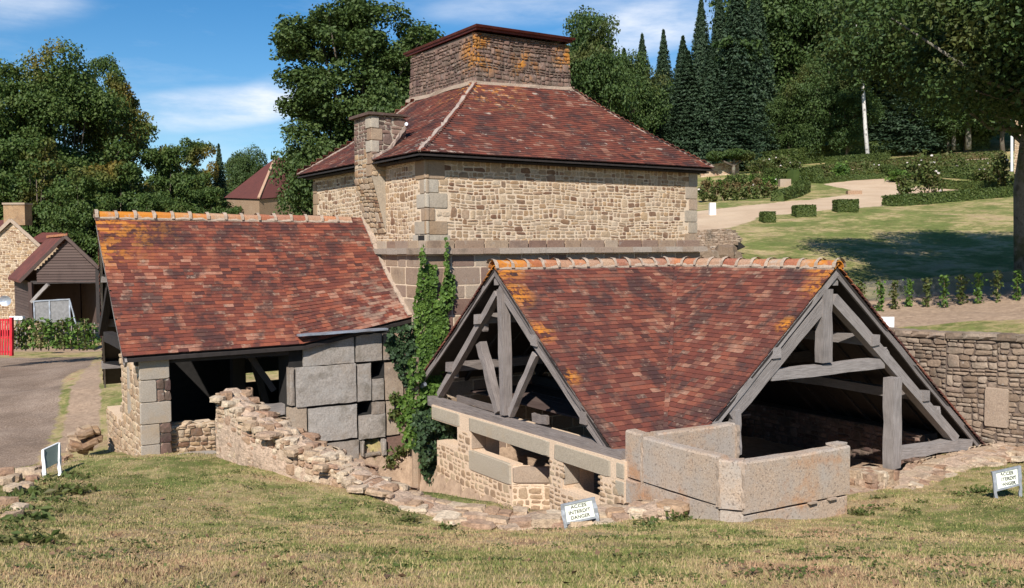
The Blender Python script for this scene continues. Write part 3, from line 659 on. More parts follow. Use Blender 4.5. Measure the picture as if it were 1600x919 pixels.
# ------------------------------------------------------------------ furnace tower
X3, Y3, Z3 = V((1, 0, 0)), V((0, 1, 0)), V((0, 0, 1))
TX0, TX1, TY0, TY1 = 8.36, 15.57, 16.06, 22.15
def tower():
    T = thing('furnace_tower', (12, 19, -4.3), 'tall square stone furnace tower with steep red tiled roof and square stone stack', 'tower')
    core = MB(); core.box((TX0+.04, TY0+.04, -.02), (TX1-.04, TY1, 1.72)).box((TX0-.03, TY0-.03, -5.2), (TX1+.03, TY1+.03, -.14))
    wall = core.build('wall', M['mortar'], T)
    # upper front (faces the annex)
    W = TX1-TX0
    ql = [(0, .0, .56, .25), (0, .25, .50, .27), (0, .52, .22, .25), (0, .77, .50, .30), (0, 1.07, .30, .26), (0, 1.33, .45, .38)]
    qr = [(W-.42, 0, .42, .30), (W-.3, .30, .3, .26), (W-.42, .56, .42, .28), (W-.28, .84, .28, .26), (W-.40, 1.10, .40, .28), (W-.28, 1.38, .28, .33)]
    O = V((TX0, TY0+.04, 0))
    def sk(cs, ex=()):
        def f(x, y, w_, h_):
            return any(a-.03 < x < a+c+.03 and b-.04 < y < b+d+.04 for a, b, c, d in list(cs)+list(ex))
        return f
    pl = rubble(O, X3, Z3, W, 1.72, (.045, .11), (.07, .27), .020, .012, sk(ql+qr), big=.16)
    # upper left face: s runs towards the camera
    L = TY1-TY0; O2 = V((TX0+.04, TY1, 0))
    cq = [(L-.55, 0, .30, .26), (L-.22, .0, .22, .26), (L-.55, .26, .55, .26), (L-.25, .52, .25, .25), (L-.45, .77, .45, .28), (L-.30, 1.05, .30, .28), (L-.5, 1.33, .5, .38)]
    far = [(0, b*.27, .25 if b % 2 else .38, .27) for b in range(6)]
    OPN = (L-.30, 0.0, .16, .24)
    cq[0] = (L-.62, 0, .30, .26); cq[1] = (L-.12, 0, .12, .26)
    pl += rubble(O2, -Y3, Z3, L, 1.70, (.045, .11), (.07, .25), .020, .012, sk(cq+far, [OPN]), big=.2)
    scatter('stone', 'tower_stone', SV, pl, M['rubble'], wall, 300, 'stone')
    qs = [block(O, X3, Z3, *q, proud=.035) for q in ql+qr]+[block(O2, -Y3, Z3, *q, proud=.035) for q in cq+far]
    for mt, i in qs: add('quoin', shared('quoin', BVv, i, M['quoin']), wall, mt)
    MB().box((TX0-.0, TY0+.12, .01), (TX0+.045, TY0+.34, .24)).build('putlog_hole', M['void'], wall)
    # string course: sloped weathering blocks
    x = TX0-.14
    while x < TX1+.12:
        w_ = min(rng.uniform(.35, .8), TX1+.16-x); dz = rng.uniform(-.006, .006); pz = rng.uniform(-.01, .01)
        b = MB(); b.hexa([(x+.004, TY0-.16+pz, -.13+dz), (x+w_-.004, TY0-.16+pz, -.13+dz), (x+w_-.004, TY0+.1, -.13), (x+.004, TY0+.1, -.13), (x+.004, TY0-.14+pz, -.02+dz), (x+w_-.004, TY0-.14+pz, -.02+dz), (x+w_-.004, TY0+.1, .0), (x+.004, TY0+.1, .0)])
        b.build('string_course', M['cornice'], wall); x += w_
    y = TY0+.16
    while y < TY1:
        w_ = rng.uniform(.4, .8)
        b = MB(); b.box((TX0-.14, y+.004, -.13), (TX0+.1, y+w_-.004, -.012), .006); b.build('string_course', M['cornice'], wall); y += w_
    # lower ashlar
    Of = V((TX0-.03, TY0-.03, -.14)); rows = [.30, .24, .36, .26, .34, .3, .35, .3, .36, .3, .34, .3, .3, .34, .3]
    def wd(Wt):
        def f(i):
            r = random.Random(i*7+int(Wt*10)); o = []; x = 0
            while x < Wt-.01:
                w_ = min(r.uniform(.38, .72), Wt-x); w_ = Wt-x if Wt-x-w_ < .2 else w_; o.append(w_); x += w_
            return o
        return f
    pa = ashlar(Of-Z3*4.4, X3, Z3, rows[::-1], wd(W+.06)); q = ashlar(V((TX0-.03, TY1, -.14-4.4)), -Y3, Z3, rows[::-1], wd(L+.03))
    for mt, i in pa+q:
        if True: add('ashlar_block', shared('ashlar_block', BVv, i, M['ashlar']), wall, mt)
    # ---- roof
    ex0, ex1, ey0, ey1, ez = TX0-.27, TX1+.22, TY0-.27, 22.42, 1.80
    sx0, sx1, sy0, sy1, sz = 11.02, 13.74, 18.66, 21.5, 3.78
    def lev(k):   # slight flare: flatter at the eaves
        zz = ez+(sz-ez)*(k**1.12 if k < 1 else 1); return k, zz
    ks = [0, .15, .4, .7, 1.0]
    def corner(xe, ye, xs, ys): return [V((xe+(xs-xe)*k, ye+(ys-ye)*k, ez+(sz-ez)*(k+(-.045*math.sin(math.pi*k))))) for k in ks]
    c00, c10, c11, c01 = corner(ex0, ey0, sx0, sy0), corner(ex1, ey0, sx1, sy0), corner(ex1, ey1, sx1, sy1), corner(ex0, ey1, sx0, sy1)
    for c in (c10, c11): 
        for i, p in enumerate(c): p.z += .10*(i/4)
    d = V((0, 0, -.03)); vs = []; fs = []
    for c in (c00, c10, c11, c01): vs += [p+d for p in c]+[p+V((0, 0, -.055)) for p in c]
    for q in range(4):
        a, b = q*10, ((q+1) % 4)*10
        for i in range(4): fs.append((a+i, b+i, b+i+1, a+i+1)); fs.append((a+5+i, a+6+i, b+6+i, b+5+i))
        fs.append((a, a+5, b+5, b))
    roof = add('roof', mesh_py('roof', vs, fs, M['batten']), T)
    tl = tiled(c00, c10, .094, .18)+tiled(c01, c00, .094, .18)
    cut = [t for t in tl if not (17.95 < t[0].translation.y < 18.83 and t[0].translation.x < 8.85)]
    scatter('tile', 'tower_tile', TV, cut, M['tile_t'], roof, 300)
    joined('tile', TV, tiled(c10, c11, .105, .17)+tiled(c11, c01, .105, .17), M['tile_t'], roof)
    for c in (c00, c10, c01, c11): strip('hip_mortar', [p+V((0, 0, .03)) for p in c], .075, .06, M['hip'], roof)
    # ---- stack
    st = MB(); sX0, sX1, sY0, sY1 = 11.07, 13.70, 18.72, 22.0; zb, zt = 3.1, 4.98
    p = [(sX0-.12, sY0-.12, zb), (sX1+.12, sY0-.12, zb), (sX1+.12, sY1, zb), (sX0-.12, sY1, zb), (sX0+.02, sY0+.02, zt), (sX1-.02, sY0+.02, zt), (sX1-.02, sY1, zt), (sX0+.02, sY1, zt)]
    stack = st.hexa(p).build('stack', M['mortar_dark'], T)
    lean = .07; zf = 3.7; n = lambda: rng.randrange(10)
    tF = V((0, .06, 1)).normalized(); tL = V((.06, 0, 1)).normalized()
    pl = rubble(V((sX0-.08, sY0-.075, zf)), X3, tF, sX1-sX0+.16, 1.27, (.05, .12), (.08, .22), .024, .028, big=.25, rot=.13)
    pl += rubble(V((sX0-.075, sY1, zf)), -Y3, tL, sY1-sY0+.075, 1.27, (.05, .12), (.08, .22), .024, .028, big=.25, rot=.13)
    scatter('stone', 'stack_stone', SV, pl, M['rubble_dark'], stack, 290)
    strip('base_fillet', [V((sX0-.1, sY1, sz+.02)), V((sX0-.13, sY0-.1, sz)), V((sX1+.1, sY0-.1, sz+.09)), V((sX1+.13, sY1, sz+.1))], .12, .09, M['ridge_mortar'], stack)
    cap = MB(); cap.hexa([(11.0, 18.53, 5.06), (13.80, 18.53, 5.06), (13.80, 22.3, 5.06), (11.0, 22.3, 5.06), (10.98, 18.5, 5.11), (13.82, 18.5, 5.11), (13.82, 22.3, 5.11), (10.98, 22.3, 5.11)])
    c = cap.build('metal_cap', M['rust'], T)
    b = MB(); b.box((11.03, 18.60, 5.01), (13.77, 18.64, 5.06)).box((11.03, 18.64, 5.01), (11.09, 22.25, 5.06)).box((13.71, 18.64, 5.01), (13.77, 22.25, 5.06)); b.build('cap_frame', M['rust'], c)
    # ---- side chimney on the left face
    cx0, cy0, cy1, cx1 = TX0-.30, 17.92, 18.86, 8.87
    ch = MB(); ch.box((cx0+.03, cy0+.03, 1.5), (cx1-.03, cy1-.03, 2.76)).hexa([(TX0+.03, cy0+.0, .30), (TX0+.3, cy0+.0, .30), (TX0+.3, cy1+.0, .30), (TX0+.03, cy1+.0, .30), (cx0+.03, cy0+.03, 1.5), (TX0+.3, cy0+.03, 1.5), (TX0+.3, cy1-.03, 1.5), (cx0+.03, cy1-.03, 1.5)])
    chim = ch.build('side_chimney', M['quoin'], T)
    pl = rubble(V((cx0+.03, cy1-.03, 1.5)), -Y3, Z3, cy1-cy0-.06, 1.26, (.07, .12), (.12, .3), .02, .02)
    pl += rubble(V((TX0+.015, cy1, .30)), -Y3, V((-.315, 0, 1.2)), cy1-cy0, 1.22, (.07, .12), (.12, .3), .02, .012)
    pl += rubble(V((cx0+.03, cy0+.03, 1.5)), X3, Z3, cx1-cx0, 1.26, (.08, .13), (.14, .34), .015, .025)
    for mt, i in pl: add('stone', shared('chimney_stone', SV, i, M['rubble_dark'] if mt.translation.z > 2.0 else M['rubble']), chim, mt)
    for k in range(5):
        for (O_, s_, ln) in ((V((cx0+.02, cy0+.02, 1.5+k*.25)), X3, .26 if k % 2 else .18), (V((cx0+.02, cy0+(.20 if k % 2 else .28), 1.5+k*.25)), -Y3, .18 if k % 2 else .26)):
            if s_ == X3 and k < 2: continue
            mt, i = block(O_, s_, Z3, 0, 0, ln, .245, .03); add('quoin', shared('quoin', BVv, i, M['ashlar' if k % 2 else 'quoin']), chim, mt)
    MB().box((cx0-.05, cy0-.05, 2.765), (cx1+.07, cy1+.07, 2.82), .008).build('cap_slab', M['rubble_dark'], chim)
    strip('flashing_fillet', [V((TX0-.29, cy0-.02, 1.86)), V((TX0+.1, cy0-.03, 2.07)), V((cx1+.03, cy0-.03, 2.62))], .06, .06, M['hip'], chim)
    v = MB(); pc = at(637, 197, Y=17.9); v.tube([pc, pc+V((-.1, -.14, .02))], .035, 10); v.build('vent_pipe', M['zinc'], T)
    # eave boards
    e = MB(); e.box((TX0-.16, TY0-.16, 1.70), (TX1+.18, TY0+.0, 1.73)).box((TX0-.16, TY0+.003, 1.70), (TX0-.0, TY1, 1.73)); e.build('eave_board', M['oak_dark'], roof)
tower()
# ------------------------------------------------------------------ left shed
def shed():
    T = thing('open_shed', (5.5, 18.9, -3.7), 'long open-fronted shed with patchy orange and dark red tiled roof left of the tower', 'shed')
    xl, xr, yr, zr = 2.92, TX0-.02, 18.9, .62
    ye, ze = 16.45, -1.80; yb, zb = 22.5, -2.95
    N = 5
    def row(x, y0, z0, sag=0): return [V((x, yr+(y0-yr)*(1-i/4), zr+(z0-zr)*(1-i/4)-sag*math.sin(math.pi*i/4))) for i in range(5)]
    vl, vm, vr = row(xl-.04, ye, ze, .02), row(6.0, ye, ze+.02, .05), row(xr, ye+.20, ze+.40, .12)
    bl, br = row(xl, yb, zb), row(xr, yb, zb)
    for i, p in enumerate(bl): p.x = 3.50-(3.50-xl)*i/4
    vs = []; fs = []
    for c in (vl, vm, vr, bl, br): vs += [p+V((0, 0, -.03)) for p in c]+[p+V((0, 0, -.09)) for p in c]
    def sheet(a, b):
        for i in range(4): fs.append((a+i, b+i, b+i+1, a+i+1)); fs.append((a+5+i, a+6+i, b+6+i, b+5+i))
        fs.append((a, a+5, b+5, b))
    sheet(0, 10); sheet(10, 20); sheet(30, 40)
    roof = add('roof', mesh_py('roof', vs, fs, M['batten']), T)
    tl = tiled(vl, vm, .084, .18)+tiled(vm, vr, .084, .18)
    scatter('tile', 'shed_tile', TV, tl, M['tile_s'], roof, 285)
    joined('tile', TV, tiled(br, bl, .105, .165), M['tile_s'], roof)
    ridge_tiles((xl-.03, yr, zr+.03), (xr-.35, yr, zr+.0), roof, .12, .33)
    strip('abutment_mortar', [p+V((-.03, 0, .03)) for p in vr], .12, .09, M['ridge_mortar'], roof)
    # verge boards and purlins showing at the gable
    for p0, p1 in ((vl[0], vl[4]), (bl[0], bl[4])): MB().beam(V(p0)+V((.03, 0, -.12)), V(p1)+V((.03, 0, -.12)), .04, .14).build('verge_board', M['oak'], T)
    for k in (.28, .55, .83):
        for (y0, z0) in ((ye, ze), (yb, zb)):
            y, z = yr+(y0-yr)*k, zr+(z0-zr)*k-.19
            MB().beam((xl+(.02 if y0 < yr else .05+.5*k), y, z), (xr, y, z), .15, .16, n=12).build('purlin', M['oak'], T)
    MB().beam((xl+.02, yr, zr-.17), (xr, yr, zr-.17), .15, .16, n=10).build('purlin', M['oak'], T)
    for x in (xl+.35, 6.0):
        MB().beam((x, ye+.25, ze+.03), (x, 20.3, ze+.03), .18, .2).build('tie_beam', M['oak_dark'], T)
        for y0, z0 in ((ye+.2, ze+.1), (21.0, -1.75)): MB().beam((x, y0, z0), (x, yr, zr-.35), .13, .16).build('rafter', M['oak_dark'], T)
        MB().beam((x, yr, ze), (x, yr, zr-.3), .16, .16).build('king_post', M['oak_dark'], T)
    x = xl+.9
    while x < xr:
        for y0, z0 in ((ye, ze), (yb, zb)): MB().beam((x, y0+(yr-y0)*.12, z0+(zr-z0)*.12-.12), (x, yr, zr-.14), .07, .06, n=2).build('common_rafter', M['oak_dark'], T)
        x += .55
    MB().beam((3.1, 16.72, -1.90), (6.1, 16.72, -1.90), .16, .14, n=8).build('eave_beam', M['oak_dark'], T)
    # posts and braces near the right end of the opening
    p = at(437, 560, Y=17.1); MB().beam((p.x, 17.1, -3.05), (p.x, 17.1, -1.75), .20, .18).build('post', M['oak'], T)
    a = at(385, 548, Y=17.3); b = at(428, 610, Y=17.2); MB().beam(a, b, .10, .12).build('brace', M['oak_dark'], T)
    a = at(396, 560, Y=17.9); b = at(418, 640, Y=17.9); MB().beam(a, b, .12, .12).build('brace', M['oak_dark'], T)
    a = at(395, 642, Y=17.0); b = at(448, 638, Y=17.0); MB().beam(a, b, .2, .2).build('sill_beam', M['oak'], T)
    MB().box((5.3, 18.6, -3.6), (5.55, 18.8, -1.7)).build('post', M['oak_dark'], T)
    # back wall of the shed with an opening that lets the meadow show
    bw = MB(); bw.box((3.65, 20.4, -4.2), (6.1, 20.7, -1.75)).box((7.2, 20.4, -4.2), (8.3, 20.7, -1.75)).box((6.1, 20.4, -4.2), (7.2, 20.7, -3.0)); bw.build('back_wall', M['void'], T); MB().box((3.64, 17.3, -4.2), (3.72, 19.7, -1.4)).build('sun_block_panel', M['void'], T)  # added panel blocks the sun; near-black colour stands in for interior shade
    # pillar of granite blocks at the corner
    P = MB(); P.box((3.16, 16.60, -4.2), (3.62, 17.15, -1.84)); pil = P.build('corner_pillar', M['mortar'], T)
    O = V((3.14, 16.58, -3.62))
    for q in ((0, 0, .32, .28), (0, .28, .32, .35), (0, .63, .52, .38), (0, 1.01, .28, .38), (0, 1.39, .50, .41)):
        mt, i = block(O, X3, Z3, *q, proud=.03); add('granite_block', shared('granite_block', BVv, i, M['slab_smooth']), pil, mt)
    for q in ((.32, 0, .2, .28), (.32, .28, .2, .17), (.32, .45, .2, .18), (.28, 1.01, .13, .2), (.41, 1.01, .11, .16), (.41, 1.17, .11, .22), (.28, 1.21, .13, .18)):
        mt, i = block(O, X3, Z3, *q, proud=.03); add('stone', shared('pillar_stone', SV, i, M['rubble_dark']), pil, mt)
    MB().box((3.10, 16.53, -1.815), (3.70, 16.9, -1.785)).build('zinc_cap', M['zinc'], pil)
    # gable wall, seen edge on
    G = MB(); G.box((3.17, 16.62, -4.4), (3.60, 17.55, -1.95)).box((3.17, 17.55, -4.4), (3.60, 18.35, -1.50)).box((3.17, 18.35, -4.6), (3.60, 20.0, -3.15)); g = G.build('gable_wall', M['mortar_light'], T)
    def skg(x, y, w_, h_):
        Y = 20.0-x; z = -4.4+y; top = -3.15 if Y > 18.35 else (-1.5 if Y > 17.55 else -1.95+.25*math.sin(Y*9)); return z+h_/2 > top
    pl = rubble((3.17, 20.0, -4.4), -Y3, Z3, 3.4, 2.95, (.08, .13), (.13, .32), .02, .035, skg)
    scatter('stone', 'gable_stone', SV, pl, M['rubble_light'], g, 220)
    for mt, i in [block(V((3.17, 20.0, -4.4)), -Y3, Z3, 2.35, 1.9, .22, .42, .06), block(V((3.17, 20.0, -4.4)), -Y3, Z3, 2.3, 1.45, .30, .44, .05)]: add('granite_block', shared('granite_block', BVv, i, M['slab_smooth']), g, mt)
    for k in range(9):
        mt = Matrix.Translation((3.3+rng.uniform(0, .2), 17.4-k*.09, -1.92+rng.uniform(-.03, .07))) @ Matrix.Diagonal((.28, .14, .12, 1)); add('stone', shared('loose_stone', RV, k, M['rubble_light']), g, mt)
    # dwarf wall across the foot of the opening
    dw = MB(); dw.box((3.66, 16.72, -4.0), (4.42, 17.1, -3.10), .02); dwf = dw.build('dwarf_wall', M['mortar'], T)
    pl = rubble((3.64, 16.72, -3.62), X3, Z3, .80, .52, (.05, .09), (.10, .22), .012, .05, var=SV)
    for mt, i in pl: add('stone', shared('dwarf_stone', SV, i, M['rubble']), dwf, mt)
    for k in range(7):
        mt = Matrix.Translation((3.72+k*.11, 16.86+rng.uniform(-.05, .05), -3.08+rng.uniform(-.03, .04)-.01*k)) @ Matrix.Rotation(rng.uniform(0, 3), 4, 'Z') @ Matrix.Diagonal((.15, .2, .1, 1)); add('stone', shared('loose_stone2', RV, k, M['rubble']), dwf, mt)
    S = MB(); c = at(305, 703, D=15.2)
    q = [V((c.x+math.cos(t)*.42*(1+.1*math.sin(3*t)), c.y+math.sin(t)*.30, 0)) for t in [2*math.pi*i/12 for i in range(12)]]
    n = 12; S.v = [V((a.x, a.y, -3.75)) for a in q]+[V((a.x, a.y, -3.42)) for a in q]+[V((c.x+(a.x-c.x)*.85, c.y+(a.y-c.y)*.85, -3.36)) for a in q]; S.uv = [(0, 0)]*36
    for k in range(2):
        for i in range(n): S.f.append((k*n+i, k*n+(i+1) % n, (k+1)*n+(i+1) % n, (k+1)*n+i))
    S.f.append(tuple(range(24, 36)))
    tag(S.build('threshold_stone', M['slab_smooth']), 'flat grey rounded stone slab lying in the grass beside the shed pillar', 'stone')
    # flashing over the slab wall
    z = MB(); a, b = at(466, 524, Y=16.42), at(604, 514, Y=16.42); z.beam(a, b, .16, .04, n=8, j=.004); z.build('zinc_flashing', M['zinc'], T)
shed()
# ------------------------------------------------------------------ wall of granite slabs
def slab_wall():
    T = thing('granite_slab_wall', (7, 16.8, -4.7), 'wall of large grey granite slabs with square sluice holes between shed and ivy', 'wall')
    core = MB(); Yp = 16.64
    def R(u0, v0, u1, v1): a, b, c = at(u0, v0, Y=16.6), at(u1, v0, Y=16.6), at(u0, v1, Y=16.6); return a.x, c.z, b.x-a.x, a.z-c.z
    holes = [R(580, 567, 600, 591), R(558, 629, 580, 649), R(568, 688, 594, 707)]
    x0, x1, z0, z1 = 5.78, TX0-.03, -5.0, -1.62
    xs = sorted({x0, x1}|{h[0] for h in holes}|{h[0]+h[2] for h in holes}); zs = sorted({z0, z1}|{h[1] for h in holes}|{h[1]+h[3] for h in holes})
    for i in range(len(xs)-1):
        for j in range(len(zs)-1):
            cx, cz = (xs[i]+xs[i+1])/2, (zs[j]+zs[j+1])/2
            if any(h[0] < cx < h[0]+h[2] and h[1] < cz < h[1]+h[3] for h in holes): continue
            core.box((xs[i], Yp, zs[j]), (xs[i+1], Yp+.5, zs[j+1]))
    core.box((x0, Yp+.5, z0), (x1, Yp+.6, z1)); cw = core.build('core', M['void'], T)
    def sl(rc, mat, proud=.07, n=4):
        a, z, w_, h_ = R(*rc); g = .014; proud *= rng.uniform(.7, 1.3); b = MB(); q = []
        # face grid with dressed unevenness
        nx, nz = max(3, int(w_/.12)), max(3, int(h_/.12)); base = len(b.v)
        for k in range(nz+1):
            for i in range(nx+1):
                ed = (i in (0, nx)) or (k in (0, nz))
                b.v.append(V((a+g+(w_-2*g)*i/nx+(rng.uniform(-.005, .005) if ed else 0), Yp-proud*(.9 if ed else 1)+rng.uniform(-.0025, .0025), z+g+(h_-2*g)*k/nz+(rng.uniform(-.008, .008) if ed else 0)))); b.uv.append((0, 0))
        for k in range(nz):
            for i in range(nx): p = k*(nx+1)+i; b.f.append((p, p+1, p+nx+2, p+nx+1))
        loop = [i for i in range(nx+1)]+[k*(nx+1)+nx for k in range(1, nz+1)]+[nz*(nx+1)+i for i in range(nx-1, -1, -1)]+[k*(nx+1) for k in range(nz-1, 0, -1)]
        o = len(b.v)
        for p in loop: c = b.v[p]; b.v.append(V((c.x, Yp+.1, c.z))); b.uv.append((0, 0))
        for i in range(len(loop)): j = (i+1) % len(loop); b.f.append((loop[j], loop[i], o+i, o+j))
        b.build('granite_slab', mat, cw)
    S, A = M['slab'], M['ashlar']
    for rc in ((472, 525, 553.5, 573.8), (554.5, 522.4, 596.5, 567.3), (597.5, 521, 613, 564), (460, 573.8, 556, 638), (450, 574, 459.5, 635.5), (557, 568, 580, 629), (580.8, 592, 600, 627.5),
               (480.5, 638, 558, 694), (559.8, 649.4, 601.5, 688), (580.5, 628, 601.5, 649), (493, 694.5, 561, 760)): sl(rc, S, .08)
    for rc in ((450, 636, 480, 690), (601, 566, 630, 626), (603, 626.5, 624, 682), (604, 683, 655, 760), (563, 716, 603, 760), (625, 626, 655, 682), (631, 540, 655, 625), (613.5, 520, 655, 539)): sl(rc, A, .05)
    for rc in ((562, 688, 567.5, 714), (594.5, 685, 602, 712), (568, 707, 594, 715)): sl(rc, S, .11)
    # old pipe-like granite post before the wall
    p = at(650, 640, Y=15.9); q = MB().tube([(p.x, 15.9, -4.9), (p.x-.01, 15.9, -3.6), (p.x, 15.9, -2.1)], [.085, .08, .07], 10).build('granite_post', M['ashlar']); tag(q, 'slim upright brown stone post standing in the ivy', 'post')
slab_wall()
# ------------------------------------------------------------------ annex: two gabled roofs meeting at a valley
def annex():
    T = thing('timber_annex', (11.5, 12.5, -4.2), 'timber framed annex with two gables and L-shaped mossy red tiled roof before the tower', 'building')
    xa, ya, yb, xb, zr, k = 8.20, 13.30, 9.60, 12.33, -.33, .803
    eA, eAb, eB, eBr = 3.36, 2.72, 3.30, 4.42       # reach of the slopes
    def P(x, y, dz=0): return V((x, y, zr-dz))
    J = P(xb, ya)
    def poly_(a, b, n=5, sag=.03): return [V(a).lerp(V(b), i/(n-1))-V((0, 0, sag*math.sin(math.pi*i/(n-1)))) for i in range(n)]
    slopes = {'Af': (poly_((xa, ya-eA, zr-k*eA), (xa, ya, zr)), poly_((xb-eA, ya-eA, zr-k*eA), (xb, ya, zr))),
              'Bf': (poly_((xb-eB, ya-eB, zr-k*eB), (xb, ya, zr)), poly_((xb-eB, yb, zr-k*eB), (xb, yb, zr))),
              'Ab': (poly_((xb+eAb, ya+eAb, zr-k*eAb), (xb, ya, zr)), poly_((xa, ya+eAb, zr-k*eAb), (xa, ya, zr))),
              'Br': (poly_((xb+eBr, yb, zr-k*eBr), (xb, yb, zr)), poly_((xb+eBr, ya+eAb, zr-k*eBr), (xb, ya, zr)))}
    vs = []; fs = []
    for nm, (L, R) in slopes.items():
        b = len(vs); vs += [p+V((0, 0, -.035)) for p in L]+[p+V((0, 0, -.035)) for p in R]+[p+V((0, 0, -.08)) for p in L]+[p+V((0, 0, -.08)) for p in R]
        for i in range(4): fs.append((b+i, b+5+i, b+6+i, b+1+i)); fs.append((b+10+i, b+11+i, b+16+i, b+15+i))
        fs += [(b, b+10, b+15, b+5)]+[(b+i, b+i+1, b+11+i, b+10+i) for i in range(4)]+[(b+5+i, b+6+i, b+16+i, b+15+i)[::-1] for i in range(4)]
    roof = add('roof', mesh_py('roof', vs, fs, M['batten']), T)
    tl = []
    for nm in ('Af', 'Bf'): tl += tiled(*slopes[nm], .098, .17, .021)
    scatter('tile', 'annex_tile', TV, tl, M['tile_a'], roof, 280)
    joined('tile', TV, tiled(*slopes['Ab'], .105, .165, .021)+tiled(*slopes['Br'], .105, .165, .021), M['tile_a'], roof)
    ridge_tiles((xa-.03, ya, zr+.03), (xb-.02, ya, zr+.03), roof, .125, .33); ridge_tiles((xb, yb-.03, zr+.03), (xb, ya+.06, zr+.03), roof, .125, .33)
    # narrow valley tiles
    va, vb = V((xb-eA, ya-eA, zr-k*eA)), V((xb, ya, zr)); d = (vb-va); n = int(d.length/.115); vt = []
    for i in range(n):
        c = va+d*(i/n); s = V((1, -1, 0)).normalized(); yv = -d.normalized(); nn = s.cross(yv); nn = nn if nn.z > 0 else -nn
        vt.append((fr(s*rng.uniform(.05, .085), (yv+nn*.10).normalized()*.2, nn*.02, c-yv*.1+nn*.025+s*rng.uniform(-.01, .01)), rng.randrange(7)))
    scatter('valley_tile', 'valley_tile', TV, vt, M['tile_a'], roof)
    # gable A frame (faces left)
    XA = xa+.10
    def ta(nm, p, q, w_=.13, h_=.15, x=XA, mat='oak_mid', j=.007): a, b = at(*p, X=x), at(*q, X=x); return MB().beam(a, b, w_, h_, up=(1, 0, 0), j=j).build(nm, M[mat], T)
    for (y1, z1) in ((ya-eA, zr-k*eA), (ya+eAb, zr-k*eAb)):
        MB().beam((xa+.02, y1, z1-.10), (xa+.02, ya, zr-.10), .035, .085, n=8).build('verge_board', M['oak_mid'], T)
    ta('rafter', (779, 458), (688, 616), h_=.13, w_=.11); ta('rafter', (784, 450), (951, 700), h_=.13, w_=.15)
    ta('king_post', (786.5, 452), (791, 648), .14, .17, XA-.02); ta('strut', (752, 536), (781, 644), .13, .15, XA-.03); ta('strut', (838, 553), (797, 648), .11, .10, XA+.02)
    ta('tie_beam', (674, 625), (977, 715), .17, .17, XA-.04, j=.009)
    ta('plank', (715, 622), (800, 646), .12, .04, XA+.25); ta('plank', (833, 652), (856, 657), .14, .06, XA+.25)
    for (u, v) in ((744, 499), (699, 573), (833, 519), (911, 645)):
        a = at(u, v, X=xa-.01); a.z = min(a.z, zr-k*abs(a.y-ya)-.19); MB().beam(a, ((xb-abs(a.y-ya)-.15) if u > 773 else a.x+4.6, a.y, a.z), .16, .17, n=6, j=.012).build('purlin', M['oak_mid'], T)
        MB().beam((a.x+.18, a.y, a.z-.07), (a.x+.18, a.y, a.z-.22), .08, .08, up=(1, 0, 0)).build('bracket', M['oak_mid'], T)
    MB().beam((xa+.04, ya, zr-.22), (xb, ya, zr-.22), .13, .18).build('purlin', M['oak_mid'], T)
    # gable B frame (faces the camera's right)
    YB = yb+.10
    def tb(nm, p, q, w_=.13, h_=.15, y=YB, mat='oak', j=.007): a, b = at(*p, Y=y), at(*q, Y=y); return MB().beam(a, b, w_, h_, up=(0, 1, 0), j=j).build(nm, M[mat], T)
    for (x1, z1) in ((xb-eB, zr-k*eB), (xb+eBr, zr-k*eBr)):
        MB().beam((x1, yb+.02, z1-.11), (xb, yb+.02, zr-.11), .035, .10, n=8).build('verge_board', M['oak'], T)
    tb('rafter', (1284, 474), (1137, 650), .20, .16); tb('rafter', (1299, 466), (1490, 686), .175, .15)
    tb('king_post', (1288, 452), (1287, 566), .22, .16, YB-.02); tb('tie_beam', (1199, 587), (1376, 567), .17, .16, YB+.03)
    tb('post', (1394.5, 590), (1394, 731), .22, .2, YB-.10); tb('sill_beam', (1402, 709), (1512, 692), .19, .18, YB, j=.014); tb('post', (1148, 640), (1150, 710), .12, .14, YB-.05)
    tb('foot_block', (1497, 700), (1499, 714), .14, .14, YB)
    for (u, v) in ((1215, 543), (1122, 650), (1370, 531), (1449, 620)):
        a = at(u, v, Y=yb-.01); a.z = min(a.z, zr-k*abs(a.x-xb)-.19); MB().beam(a, (a.x, (ya-abs(a.x-xb)-.15) if u < 1300 else a.y+6.0, a.z), .17, .17, n=6, j=.012).build('purlin', M['oak'], T)
    for (p, q) in (((1378, 545), (1384, 560)), ((1462, 635), (1462, 648))): tb('bracket', p, q, .1, .12)
    MB().beam((xb, yb+.04, zr-.22), (xb, ya, zr-.22), .13, .18).build('purlin', M['oak'], T)
    for i in range(9): MB().box((9.2+i*.29, 10.9, -2.86), (9.48+i*.29, 15.85, -2.83), .004).build('light_block_board', M['board'], T)  # added boards that keep sunlight off the interior below
    # second trusses inside
    for x in (xa+2.6,): 
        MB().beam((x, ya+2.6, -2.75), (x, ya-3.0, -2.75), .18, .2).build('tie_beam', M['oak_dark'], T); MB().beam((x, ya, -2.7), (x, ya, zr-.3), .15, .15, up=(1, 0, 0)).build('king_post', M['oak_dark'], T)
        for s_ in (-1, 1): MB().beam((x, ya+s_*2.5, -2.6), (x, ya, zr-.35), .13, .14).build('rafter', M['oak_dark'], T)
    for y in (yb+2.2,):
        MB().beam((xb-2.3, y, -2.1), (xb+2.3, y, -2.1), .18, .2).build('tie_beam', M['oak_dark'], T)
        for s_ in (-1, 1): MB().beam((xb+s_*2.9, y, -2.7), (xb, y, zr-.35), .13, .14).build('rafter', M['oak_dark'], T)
        MB().beam((xb, y, -2.1), (xb, y, zr-.3), .15, .15, up=(0, 1, 0)).build('king_post', M['oak_dark'], T)
